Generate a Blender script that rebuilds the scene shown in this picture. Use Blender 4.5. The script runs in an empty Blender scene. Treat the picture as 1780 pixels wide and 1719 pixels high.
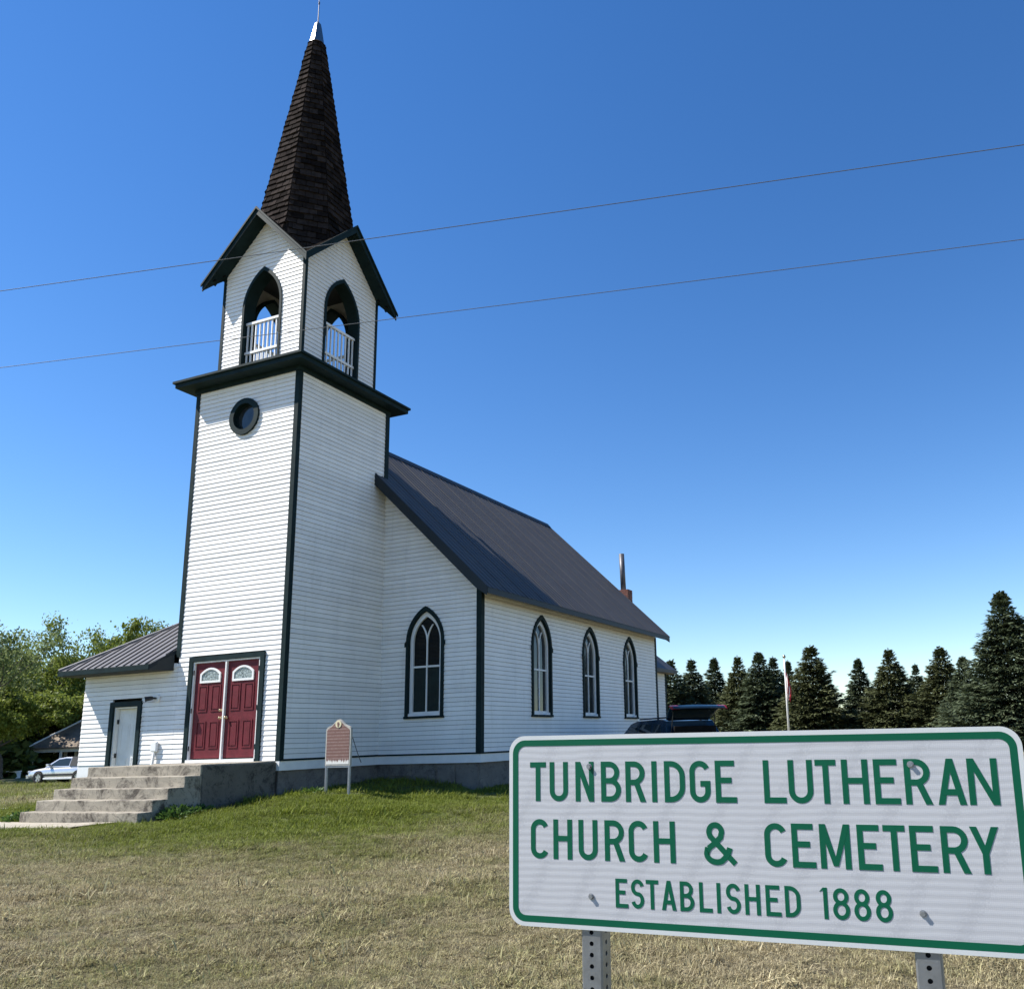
import bpy, bmesh, math, random
import numpy as np
from mathutils import Vector, Matrix, noise
random.seed(7); rng = np.random.default_rng(7)
R_ = math.radians
S = bpy.context.scene
COL = S.collection

# ------------------------------------------------------------------ camera
F_PX, PX, PY = 1475.794, 1093.891, 969.175          # focal length and principal point for a 1780 x 1719 picture
CAM = np.array([13.4868, -13.6202, 0.2296])
YAW, PITCH, ROLL = 0.3918, 0.2090, -0.0318
_f = np.array([-math.sin(YAW)*math.cos(PITCH), math.cos(YAW)*math.cos(PITCH), math.sin(PITCH)])
_r0 = np.array([math.cos(YAW), math.sin(YAW), 0.0]); _u0 = np.cross(_r0, _f)
_r = _r0*math.cos(ROLL) + _u0*math.sin(ROLL); _u = -_r0*math.sin(ROLL) + _u0*math.cos(ROLL)
cd = bpy.data.cameras.new('camera'); cam = bpy.data.objects.new('camera', cd); COL.objects.link(cam)
cd.sensor_fit = 'HORIZONTAL'; cd.sensor_width = 36.0; cd.lens = 36.0*F_PX/1780.0
cd.shift_x = (890.0-PX)/1780.0; cd.shift_y = (PY-859.5)/1780.0
cd.clip_start = 0.05; cd.clip_end = 4000
cam.matrix_world = Matrix(((_r[0], _u[0], -_f[0], CAM[0]), (_r[1], _u[1], -_f[1], CAM[1]), (_r[2], _u[2], -_f[2], CAM[2]), (0, 0, 0, 1)))
S.camera = cam
def at(px, py, t):
    """the place a photo pixel shows at depth t metres"""
    return Vector(CAM + t*(_f + _r*(px-PX)/F_PX - _u*(py-PY)/F_PX))

# ------------------------------------------------------------------ sky and sun
SUN = Vector((-0.586, -0.286, 0.758)).normalized()      # towards the sun
wd = bpy.data.worlds.new('World'); S.world = wd; wd.use_nodes = True
nt = wd.node_tree; nt.nodes.clear()
sky = nt.nodes.new('ShaderNodeTexSky'); sky.sky_type = 'NISHITA'; sky.sun_disc = False
sky.sun_elevation = math.asin(SUN.z); sky.sun_rotation = math.atan2(SUN.x, SUN.y)
sky.altitude = 450; sky.air_density = 1.0; sky.dust_density = 0.05; sky.ozone_density = 2.0
bg = nt.nodes.new('ShaderNodeBackground'); bg.inputs['Strength'].default_value = 0.100
wo = nt.nodes.new('ShaderNodeOutputWorld')
hsv = nt.nodes.new('ShaderNodeHueSaturation'); hsv.inputs['Saturation'].default_value = 1.30; hsv.inputs['Hue'].default_value = 0.507
nt.links.new(sky.outputs[0], hsv.inputs['Color']); nt.links.new(hsv.outputs[0], bg.inputs[0]); nt.links.new(bg.outputs[0], wo.inputs[0])
sd = bpy.data.lights.new('sun', 'SUN'); sd.energy = 5.0; sd.angle = R_(0.53); sd.color = (1.0, 0.955, 0.89)
sun = bpy.data.objects.new('sun', sd); COL.objects.link(sun)
sun.rotation_euler = (-SUN).to_track_quat('-Z', 'Y').to_euler()
S.view_settings.view_transform = 'Standard'; S.view_settings.look = 'None'
S.view_settings.gamma = 1.0; S.view_settings.use_curve_mapping = False
S.view_settings.exposure = 0.9
S.render.engine = 'CYCLES'
S.cycles.max_bounces = 6; S.cycles.transparent_max_bounces = 8

# ------------------------------------------------------------------ materials
class NT:
    def __init__(s, name):
        s.m = bpy.data.materials.new(name); s.m.use_nodes = True
        s.t = s.m.node_tree; s.b = s.t.nodes['Principled BSDF']; s.o = s.t.nodes['Material Output']
        s._pos = None
    def n(s, kind, **kw):
        nd = s.t.nodes.new('ShaderNode'+kind)
        for k, v in kw.items():
            if hasattr(nd, k) and k not in nd.inputs: setattr(nd, k, v)
            else: nd.inputs[k].default_value = v
        return nd
    def l(s, a, b): s.t.links.new(a, b)
    def pos(s):
        if s._pos is None: s._pos = s.n('NewGeometry').outputs['Position']
        return s._pos
    def noise(s, scale, detail=4, rough=.6, stretch=None, dist=0):
        nd = s.n('TexNoise'); nd.inputs['Scale'].default_value = scale; nd.inputs['Detail'].default_value = detail
        nd.inputs['Roughness'].default_value = rough; nd.inputs['Distortion'].default_value = dist
        v = s.pos()
        if stretch:
            mp = s.n('Mapping'); mp.inputs['Scale'].default_value = stretch; s.l(v, mp.inputs['Vector']); v = mp.outputs[0]
        s.l(v, nd.inputs['Vector']); return nd.outputs['Fac']
    def ramp(s, fac, a, b, ca=(0, 0, 0, 1), cb=(1, 1, 1, 1)):
        r = s.n('ValToRGB'); r.color_ramp.elements[0].position = a; r.color_ramp.elements[1].position = b
        r.color_ramp.elements[0].color = ca; r.color_ramp.elements[1].color = cb
        s.l(fac, r.inputs[0]); return r.outputs[0]
    def mix(s, fac, a, b, mode='MIX'):
        m = s.n('Mix', data_type='RGBA', blend_type=mode)
        for k, v in ((0, fac), (6, a), (7, b)):
            if isinstance(v, bpy.types.NodeSocket): s.l(v, m.inputs[k])
            elif k == 0: m.inputs[0].default_value = v
            else: m.inputs[k].default_value = (*v[:3], 1)
        return m.outputs[2]
    def math(s, op, a, b=0.0, c=None):
        m = s.n('Math', operation=op)
        for i, v in enumerate((a, b, c)):
            if v is None: continue
            if isinstance(v, bpy.types.NodeSocket): s.l(v, m.inputs[i])
            else: m.inputs[i].default_value = v
        return m.outputs[0]
    def bump(s, h, strength=.3, dist=.01):
        b = s.n('Bump'); b.inputs['Strength'].default_value = strength; b.inputs['Distance'].default_value = dist
        s.l(h, b.inputs['Height']); s.l(b.outputs[0], s.b.inputs['Normal'])
    def set(s, **kw):
        for k, v in kw.items():
            i = s.b.inputs[k.replace('_', ' ')]
            if isinstance(v, bpy.types.NodeSocket): s.l(v, i)
            else: i.default_value = (*v, 1) if isinstance(v, tuple) and len(v) == 3 else v
    def rnd(s): return s.n('ObjectInfo').outputs['Random']

M = {}
def mk(name, col, rough=.6, var=.12, scale=6, bump=0, metallic=0.0, objvar=0.0, bscale=40, stretch=None, spec=.5):
    q = NT(name)
    n = q.noise(scale, 5, .65, stretch)
    lo = tuple(c*(1-var) for c in col); hi = tuple(min(1, c*(1+var)) for c in col)
    c = q.mix(q.ramp(n, .3, .7), lo, hi)
    if objvar:
        f = q.math('MULTIPLY_ADD', q.rnd(), 2*objvar, 1-objvar)
        cc = q.n('CombineColor'); [q.l(f, cc.inputs[i]) for i in range(3)]
        c = q.mix(1.0, c, cc.outputs[0], 'MULTIPLY')
    q.set(Base_Color=c, Roughness=rough, Metallic=metallic)
    q.b.inputs['Specular IOR Level'].default_value = spec
    if bump: q.bump(q.noise(bscale, 4, .6, stretch), bump, .01)
    M[name] = q.m; return q

# painted clapboard: white, faintly dirty along the grain, each board a touch different
q = NT('white_siding')
c = q.mix(q.ramp(q.noise(2.2, 5, .65, (1, 1, .5)), .35, .75), (.87, .85, .81), (.79, .775, .74))
c = q.mix(q.math('MULTIPLY', q.ramp(q.noise(9, 6, .75, (1, 1, 3)), .56, .74), .30), c, (.46, .44, .40))
c = q.mix(q.math('MULTIPLY', q.ramp(q.noise(1.6, 6, .7, (4, 4, .35)), .55, .75), .22), c, (.42, .40, .35))
f = q.math('MULTIPLY_ADD', q.rnd(), .12, .92); cc = q.n('CombineColor'); [q.l(f, cc.inputs[i]) for i in range(3)]
c = q.mix(1.0, c, cc.outputs[0], 'MULTIPLY')
q.set(Base_Color=c, Roughness=.62); q.bump(q.noise(30, 5, .7, (1, 1, 6)), .18, .004); M['white_siding'] = q.m
mk('white_paint', (.76, .76, .74), .5, .06, 5, .08)
mk('dark_trim', (.008, .020, .021), .6, .3, 4, .1, spec=.12)
mk('dark_core', (.03, .035, .035), .8, .2)
mk('metal_roof', (.064, .060, .057), .55, .12, 1.2, .05, objvar=.07, spec=.3)
mk('metal_dark', (.011, .017, .022), .5, .15, 2, spec=.3)
mk('annex_metal', (.085, .082, .088), .42, .12, 1.5, .05, objvar=.06)
mk('shingle', (.023, .018, .016), .98, .4, 9, .4, objvar=.6, bscale=60, spec=.03)
mk('red_door', (.118, .015, .021), .55, .22, 5, .05, spec=.22)
mk('grey_wood', (.25, .25, .24), .8, .2, 8, .3)
mk('brick', (.15, .055, .040), .85, .25, 12, .4, objvar=.25)
mk('mortar', (.38, .36, .33), .9, .2, 20, .4)
mk('galvanised', (.30, .31, .32), .45, .15, 14, .1, metallic=.75)
mk('stove_pipe', (.10, .10, .11), .5, .2, 5, .1, metallic=.4)
mk('brass', (.5, .40, .25), .3, .1, 8, metallic=1)
mk('bright_metal', (.26, .255, .245), .25, .06, 6, .05, metallic=1.0)
mk('black_hole', (.006, .006, .006), .9, .1)
mk('black_plastic', (.012, .012, .013), .45, .2)
mk('bark', (.085, .068, .052), .95, .35, 5, .7, bscale=12)
mk('house_white', (.72, .72, .69), .8, .15, 1)
mk('house_roof', (.20, .16, .12), .95, .4, 1.2, .3)
mk('house_dark', (.015, .018, .02), .2, .2)
mk('wire', (.13, .135, .145), .5, .1, 4)
mk('pole_white', (.78, .78, .76), .35, .05, 4)
mk('tyre', (.018, .018, .018), .85, .2, 20)
mk('rim', (.55, .55, .56), .3, .1, 10, metallic=.7)
mk('car_silver', (.62, .62, .63), .25, .04, 3, metallic=.55)
mk('car_navy', (.014, .040, .072), .12, .1, 3, metallic=.25)
mk('soft_top', (.025, .027, .03), .85, .2, 10)
mk('car_trim', (.02, .02, .022), .6, .2, 10)
mk('lamp_clear', (.7, .7, .72), .15, .05)
mk('lamp_red', (.32, .012, .012), .2, .1)
mk('interior', (.010, .009, .008), .9, .3, 6, spec=.1)
mk('flag_cloth', (.6, .55, .54), .85, .1, 3)
mk('flag_red', (.42, .03, .04), .85, .1, 3)
mk('flag_blue', (.03, .04, .14), .85, .1, 3)
q = mk('car_glass', (.02, .03, .035), .04, .1); 
q = mk('pane_dark', (.004, .005, .005), .05, .2, spec=.22)
q = mk('pane_green', (.008, .018, .017), .07, .3, 3, spec=.25)
q = mk('pane_side', (.026, .032, .034), .06, .5, 1.8, bump=.12, bscale=2.5)
# leaded door glass
q = NT('leaded_glass'); vo = q.n('TexVoronoi', feature='DISTANCE_TO_EDGE'); vo.inputs['Scale'].default_value = 16; q.l(q.pos(), vo.inputs['Vector'])
q.set(Base_Color=q.mix(q.ramp(vo.outputs['Distance'], .03, .09), (.04, .05, .05), (.30, .35, .34)), Roughness=.22)
q.bump(vo.outputs['Distance'], .6, .01); M['leaded_glass'] = q.m
# concrete, weathered and stained
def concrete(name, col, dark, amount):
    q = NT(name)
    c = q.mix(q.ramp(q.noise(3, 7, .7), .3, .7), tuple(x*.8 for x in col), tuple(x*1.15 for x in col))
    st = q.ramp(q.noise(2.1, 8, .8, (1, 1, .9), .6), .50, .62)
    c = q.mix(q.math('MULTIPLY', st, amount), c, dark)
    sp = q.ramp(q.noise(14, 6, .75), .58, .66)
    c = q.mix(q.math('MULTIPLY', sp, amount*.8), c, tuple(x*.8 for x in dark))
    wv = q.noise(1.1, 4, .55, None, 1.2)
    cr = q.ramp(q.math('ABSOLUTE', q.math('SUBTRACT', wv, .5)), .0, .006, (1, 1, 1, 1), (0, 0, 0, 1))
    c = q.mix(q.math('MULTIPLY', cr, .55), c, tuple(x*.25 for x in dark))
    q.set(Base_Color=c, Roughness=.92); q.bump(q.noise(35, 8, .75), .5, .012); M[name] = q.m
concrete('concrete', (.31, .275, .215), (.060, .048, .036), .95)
concrete('foundation', (.17, .155, .135), (.06, .055, .05), .7)
concrete('walk', (.36, .32, .25), (.24, .20, .15), .4)
# road-sign sheeting: prismatic film with fine horizontal bands and a honeycomb weave
q = NT('sign_film')
tc = q.n('TexCoord'); 
wv = q.n('TexWave', wave_type='BANDS', bands_direction='Z'); wv.inputs['Scale'].default_value = 19; wv.inputs['Distortion'].default_value = 3.2; wv.inputs['Detail'].default_value = 3; wv.inputs['Detail Scale'].default_value = .35
q.l(q.pos(), wv.inputs['Vector'])
vo = q.n('TexVoronoi', feature='DISTANCE_TO_EDGE'); vo.inputs['Scale'].default_value = 260; vo.inputs['Randomness'].default_value = .25; q.l(q.pos(), vo.inputs['Vector'])
c = q.mix(q.ramp(wv.outputs['Fac'], .2, .8), (.47, .475, .49), (.525, .53, .545))
c = q.mix(q.ramp(vo.outputs['Distance'], .0, .18), q.mix(.5, c, (.33, .335, .355)), c)
c = q.mix(q.math('MULTIPLY', q.ramp(q.noise(5, 6, .7), .55, .8), .25), c, (.36, .37, .40))
q.set(Base_Color=c, Roughness=q.ramp(wv.outputs['Fac'], .1, .9, (.22, .22, .22, 1), (.42, .42, .42, 1)))
hh = q.math('MULTIPLY_ADD', vo.outputs['Distance'], .5, wv.outputs['Fac'])
q.bump(hh, .06, .002); M['sign_film'] = q.m
q = NT('sign_edge'); q.set(Base_Color=q.mix(q.noise(20), (.52, .54, .535), (.60, .62, .615)), Roughness=.35); M['sign_edge'] = q.m
q = NT('sign_green'); q.set(Base_Color=q.mix(q.noise(6, 5), (.0010, .078, .038), (.0016, .104, .052)), Roughness=.5); q.b.inputs['Specular IOR Level'].default_value = .2; M['sign_green'] = q.m
# weathered marker: brown paint worn off at the foot, faint rows of lettering
q = NT('marker_face')
sx = q.n('SeparateXYZ'); q.l(q.pos(), sx.inputs[0]); x_, z_ = sx.outputs[0], sx.outputs[2]
br = q.mix(q.noise(9, 6, .7), (.105, .047, .036), (.20, .10, .082))
line = q.math('SINE', q.math('MULTIPLY', z_, 100)); word = q.noise(1, 6, .8, (90, 1, 16))
ink = q.math('MULTIPLY', q.ramp(line, .25, .6), q.ramp(word, .42, .52))
br = q.mix(q.math('MULTIPLY', ink, .35), br, (.46, .36, .31))
worn = q.math('ADD', q.math('MULTIPLY', q.math('SUBTRACT', .04, z_), 9.0), q.math('MULTIPLY', q.noise(1, 6, .75, (34, 1, 3.5)), 3.2))
br = q.mix(q.ramp(worn, 2.05, 2.35) if False else q.math('MINIMUM', q.math('MAXIMUM', q.math('MULTIPLY', q.math('SUBTRACT', worn, 2.15), 4), 0), 1), br, (.66, .64, .60))
q.set(Base_Color=br, Roughness=.6); M['marker_face'] = q.m
mk('marker_edge', (.38, .36, .32), .6, .2, 10)
mk('marker_cream', (.62, .55, .36), .6, .15, 20)
# leaves and needles
def leaf_mat(name, a, b, trans=.35, rough=.6, sc=.6):
    q = NT(name)
    at_ = q.n('Attribute', attribute_name='rnd')
    f = q.math('ADD', q.math('MULTIPLY', at_.outputs['Fac'], .7), q.math('MULTIPLY', q.ramp(q.noise(sc, 3), .35, .65), .3))
    c = q.mix(f, a, b)
    q.set(Base_Color=c, Roughness=rough); q.b.inputs['Specular IOR Level'].default_value = .3
    if trans:
        tr = q.n('BsdfTranslucent'); q.l(c, tr.inputs['Color'])
        ms = q.n('MixShader'); ms.inputs[0].default_value = trans
        q.l(q.b.outputs[0], ms.inputs[1]); q.l(tr.outputs[0], ms.inputs[2]); q.l(ms.outputs[0], q.o.inputs['Surface'])
    M[name] = q.m
leaf_mat('leaf_green', (.065, .105, .014), (.28, .32, .06), .42)
leaf_mat('leaf_dark', (.03, .055, .012), (.16, .19, .042), .38)
leaf_mat('leaf_grey', (.09, .13, .045), (.29, .34, .13), .42)
leaf_mat('needle', (.016, .028, .014), (.125, .155, .080), .12, .7)
leaf_mat('needle_warm', (.022, .030, .012), (.125, .138, .055), .12, .7)
leaf_mat('weed', (.03, .075, .012), (.10, .17, .04), .35)
# turf: straw and green mixed by how watered the spot is (attribute "green")
def turf_col(q, kind):
    g = q.n('Attribute', attribute_name='green'); g.attribute_type = kind
    r = q.n('Attribute', attribute_name='rnd') if kind == 'INSTANCER' else None
    patch = q.noise(.55, 5, .65); fine = q.noise(3.0, 4, .7)
    rn = r.outputs['Fac'] if r else q.noise(95, 5, .85)
    v = q.math('ADD', q.math('MULTIPLY', g.outputs['Fac'], 1.25), q.math('MULTIPLY', q.math('SUBTRACT', patch, .5), 1.7))
    v = q.math('ADD', v, q.math('MULTIPLY', q.math('SUBTRACT', fine, .5), .9))
    v = q.math('ADD', v, q.math('MULTIPLY', q.math('SUBTRACT', rn, .5), .75))
    v = q.math('MINIMUM', q.math('MAXIMUM', v, 0), 1)
    straw = q.mix(q.math('POWER', rn, 1.6), (.150, .122, .064), (.68, .585, .37)) if r else q.mix(rn, (.12, .098, .05), (.27, .222, .125))
    green = q.mix(rn, (.066, .094, .010), (.195, .225, .028)) if r else q.mix(rn, (.045, .06, .010), (.11, .125, .022))
    c = q.mix(v, straw, green)
    tone = q.math('MULTIPLY_ADD', q.ramp(q.noise(5.5, 5, .75), .30, .70), .62, .74)
    cc = q.n('CombineColor'); [q.l(tone, cc.inputs[i]) for i in range(3)]
    return q.mix(1.0, c, cc.outputs[0], 'MULTIPLY')
q = NT('turf_blade'); c = turf_col(q, 'INSTANCER')
q.set(Base_Color=c, Roughness=.7); q.b.inputs['Specular IOR Level'].default_value = .25
tr = q.n('BsdfTranslucent'); q.l(c, tr.inputs['Color']); ms = q.n('MixShader'); ms.inputs[0].default_value = .3
q.l(q.b.outputs[0], ms.inputs[1]); q.l(tr.outputs[0], ms.inputs[2]); q.l(ms.outputs[0], q.o.inputs['Surface']); M['turf_blade'] = q.m
q = NT('turf_soil'); q.set(Base_Color=turf_col(q, 'GEOMETRY'), Roughness=.95); q.bump(q.noise(70, 6, .85), 1.0, .03); M['turf_soil'] = q.m

# ------------------------------------------------------------------ helpers
class MB:
    def __init__(s): s.v = []; s.f = []
    def add(s, vs, fs):
        k = len(s.v); s.v += [tuple(p) for p in vs]; s.f += [tuple(i+k for i in f) for f in fs]; return s
    def box(s, a, b):
        x0, y0, z0 = a; x1, y1, z1 = b
        return s.add([(x0,y0,z0),(x1,y0,z0),(x1,y1,z0),(x0,y1,z0),(x0,y0,z1),(x1,y0,z1),(x1,y1,z1),(x0,y1,z1)], BOXF)
    def tube(s, pts, rad, n=8, cap=True):
        pts = [Vector(p) for p in pts]; k = len(s.v); rad = rad if isinstance(rad, (list, tuple)) else [rad]*len(pts)
        prev = None
        for i, p in enumerate(pts):
            t = (pts[min(i+1, len(pts)-1)]-pts[max(i-1, 0)]).normalized()
            if prev is None: a = t.orthogonal().normalized()
            else:
                a = prev - t*prev.dot(t); a = a.normalized() if a.length > 1e-6 else t.orthogonal().normalized()
            prev = a; b = t.cross(a)
            for j in range(n):
                w = 2*math.pi*j/n; s.v.append(tuple(p+(a*math.cos(w)+b*math.sin(w))*rad[i]))
        for i in range(len(pts)-1):
            for j in range(n):
                j2 = (j+1) % n; s.f.append((k+i*n+j, k+i*n+j2, k+(i+1)*n+j2, k+(i+1)*n+j))
        if cap:
            s.f.append(tuple(k+j for j in range(n))[::-1]); s.f.append(tuple(k+(len(pts)-1)*n+j for j in range(n)))
        return s
    def prism(s, F, poly, d0, d1):
        """polygon (u, v) in wall frame F pushed from depth d0 to d1 (out of the wall)"""
        n = len(poly); k = len(s.v)
        s.v += [F(u, v, d0) for u, v in poly] + [F(u, v, d1) for u, v in poly]
        s.f.append(tuple(k+i for i in range(n))[::-1]); s.f.append(tuple(k+n+i for i in range(n)))
        for i in range(n): j = (i+1) % n; s.f.append((k+i, k+j, k+n+j, k+n+i))
        return s
    def ring(s, F, outer, inner, d0, d1, closed=True):
        """band between two matching outlines, pushed from d0 to d1"""
        n = len(outer); k = len(s.v)
        for poly, d in ((outer, d0), (outer, d1), (inner, d1), (inner, d0)): s.v += [F(u, v, d) for u, v in poly]
        for i in range(n if closed else n-1):
            j = (i+1) % n
            for a, b in ((0, 1), (1, 2), (2, 3), (3, 0)): s.f.append((k+a*n+i, k+a*n+j, k+b*n+j, k+b*n+i))
        if not closed:
            s.f.append((k, k+n, k+2*n, k+3*n)); e = n-1; s.f.append((k+e, k+3*n+e, k+2*n+e, k+n+e))
        return s
    def build(s, name, mat, parent=None, smooth=False, fix=True):
        me = bpy.data.meshes.new(name); me.from_pydata(s.v, [], s.f)
        if fix:
            bm = bmesh.new(); bm.from_mesh(me); bmesh.ops.recalc_face_normals(bm, faces=bm.faces); bm.to_mesh(me); bm.free()
        if smooth: me.shade_smooth()
        return link(name, me, mat, parent)
BOXF = [(0,3,2,1),(4,5,6,7),(0,1,5,4),(1,2,6,5),(2,3,7,6),(3,0,4,7)]
def link(name, me, mat, parent=None):
    if mat is not None and not me.materials: me.materials.append(M[mat] if isinstance(mat, str) else mat)
    o = bpy.data.objects.new(name, me); COL.objects.link(o)
    if parent is not None:
        o.parent = parent
        if parent.type == 'EMPTY' and parent.get('_world'): o.matrix_parent_inverse = Matrix.Translation(-parent.location)
    return o
def tag(o, label=None, cat=None, group=None, kind=None):
    for k, v in (('label', label), ('category', cat), ('group', group), ('kind', kind)):
        if v: o[k] = v
    return o
def empty(name, loc, label, cat, group=None, world=True, rz=0):
    """world=True: its parts are given in scene coordinates"""
    o = bpy.data.objects.new(name, None); COL.objects.link(o); o.location = loc; o.rotation_euler.z = rz; o.empty_display_size = .2
    if world: o['_world'] = 1
    return tag(o, label, cat, group)
def bx(name, mat, parent, *boxes, bev=0, seg=1):
    m = MB()
    for a, b in boxes: m.box(a, b)
    o = m.build(name, mat, parent)
    if bev: md = o.modifiers.new('b', 'BEVEL'); md.width = bev; md.segments = seg
    return o
def frame(o, U, N):
    o, U, N = Vector(o), Vector(U), Vector(N)
    def F(u, v, d=0.0): p = o+U*u+N*d; return (p.x, p.y, p.z+v)
    return F
def arch(a, vb, vs, va, n=10, c=0.0):
    """pointed arch outline from bottom left round to bottom right"""
    h = va-vs; R = (a*a+h*h)/(2*a); pts = [(c-a, vb)]
    th = math.asin(min(1, h/R))
    for i in range(n+1):
        w = th*i/n; pts.append((c-a+R-R*math.cos(w), vs+R*math.sin(w)))
    for i in range(n-1, -1, -1):
        w = th*i/n; pts.append((c+a-R+R*math.cos(w), vs+R*math.sin(w)))
    pts.append((c+a, vb)); return pts
def arch_hole(c, a, vb, vs, va):
    h = va-vs; R = (a*a+h*h)/(2*a)
    def H(v):
        if v <= vb or v >= va: return None
        if v <= vs: return (c-a, c+a)
        w = a-R+math.sqrt(max(0, R*R-(v-vs)**2)); return (c-w, c+w)
    H.c = c; return H
def rect_hole(a, b, v0, v1):
    def H(v): return (a, b) if v0 <= v < v1 else None
    H.c = None; return H

# ------------------------------------------------------------------ ground
GP = [(0,-.05,-.74),(.1,2,-.62),(.1,3.0,-.53),(1.2,3.0,-.58),(2.0,3.0,-.66),(2.9,3.0,-.82),(1.2,0,-.635),(1.85,0,-.70),(.5,.3,-.67),(.6,1.3,-.62),(2.4,1.3,-.80),(2.9,0,-.84),(0,-1.8,-.86),(0,-3,-.94),(-1.5,-3.6,-.96),(-3.2,-3,-.97),
      (-3.3,-1.5,-.98),(-5,-.5,-1.0),(-6.3,0,-.98),(-6.3,4,-1.0),(-10,0,-1.03),(-14,3,-1.06),(-22,10,-1.12),(-34,18,-1.2),(-60,35,-1.25),(2,-5,-1.0),(5,-3,-1.0),(4.5,1,-.92),(7,-6,-1.12),(10,-9,-1.25),
      (13.5,-13.6,-1.32),(18,-18,-1.35),(3.0,6,-.88),(3,10,-.95),(3,14.5,-1.0),(5,9.5,-1.0),(7,3,-1.0),(12,0,-1.12),(16,-8,-1.25),(10,14,-1.1),(20,10,-1.2),(0,20,-1.1),(-10,15,-1.1),(-12,-12,-1.1),(0,-14,-1.15),(8,-18,-1.3),
      (40,-10,-1.3),(30,30,-1.25),(0,45,-1.25),(-30,-20,-1.25),(10,-45,-1.4),(60,60,-1.3),(-60,-20,-1.3),(-50,70,-1.3),(10,90,-1.3),(80,0,-1.3)]
GPa = np.array(GP)
def ground_z(x, y):
    x = np.asarray(x, float); y = np.asarray(y, float); num = np.zeros_like(x); den = np.zeros_like(x)
    for a, b, z in GPa:
        w = 1.0/(((x-a)**2+(y-b)**2)+.06)**1.6; num += w*z; den += w
    far = np.clip((np.hypot(x, y)-90)/60, 0, 1); g = num/den
    g = g + .008*np.sin(1.7*x+.9*y)*np.sin(.8*x-2.1*y+1.3) + .006*np.sin(3.9*x-1.1*y+.5)*np.sin(1.2*x+4.3*y)
    return g*(1-far) + far*-1.3
def gz(x, y): return float(ground_z(np.array([x]), np.array([y]))[0])
def greenness(x, y):
    """watered turf by the church, straw towards the road and the open ground"""
    x = np.asarray(x, float); y = np.asarray(y, float)
    dx = np.maximum(np.maximum(-7-x, x-3.0), 0); dy = np.maximum(np.maximum(-2.2-y, y-15), 0)
    # distance out from the walls, the strip being wider in front
    d = np.hypot(dx, dy)
    g = 1-np.clip((d-.6)/4.8, 0, 1)
    left = np.clip((-9-x)/8, 0, 1)*.45
    return np.clip(np.maximum(g, left)*.95+.08, 0, 1)
def gridlines(lo, hi, step, far, k=1.25):
    a = list(np.arange(lo, hi+1e-6, step)); s = step
    while a[-1] < far: s *= k; a.append(a[-1]+s)
    s = step
    while a[0] > -far: s *= k; a.insert(0, a[0]-s)
    return np.array(a)
gx = gridlines(-14, 18, .22, 1500); gy = gridlines(-15, 12, .22, 1500)
X, Y = np.meshgrid(gx, gy); Z = ground_z(X, Y)
nx, ny = len(gx), len(gy); idx = np.arange(nx*ny).reshape(ny, nx)
me = bpy.data.meshes.new('ground')
quads = np.stack([idx[:-1, :-1], idx[:-1, 1:], idx[1:, 1:], idx[1:, :-1]], -1).reshape(-1, 4)
me.from_pydata(np.stack([X, Y, Z], -1).reshape(-1, 3).tolist(), [], quads.tolist()); me.shade_smooth()
ga = me.attributes.new('green', 'FLOAT', 'POINT'); ga.data.foreach_set('value', greenness(X.ravel(), Y.ravel()).astype(np.float32))
tag(link('ground', me, 'turf_soil'), 'mown lawn, green by the church and dry straw in front', 'lawn', kind='structure')

# ------------------------------------------------------------------ church dimensions (z = 0 at the foot of the siding)
W, D, HT = 3.112, 3.077, 8.53          # tower width, visible depth, height to the cornice
NX, NL, NH = 2.829, 11.25, 3.64        # nave corner x, length, wall height
AX, AY = -W/2, 1.567                   # tower axis
NX0 = 2*AX-NX
church = empty('church', (AX, 3, -.9), 'white clapboard country church with shingled spire, open belfry and red double doors', 'church')
Ff = frame((0, 0, 0), (1, 0, 0), (0, -1, 0)); Fs = frame((0, 0, 0), (0, 1, 0), (1, 0, 0))
Fn = frame((0, D, 0), (1, 0, 0), (0, -1, 0)); Fe = frame((NX, D, 0), (0, 1, 0), (1, 0, 0))
CORE = .10                             # the sheathing lies this far behind the face of the siding
PITCH_B = .104

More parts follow.
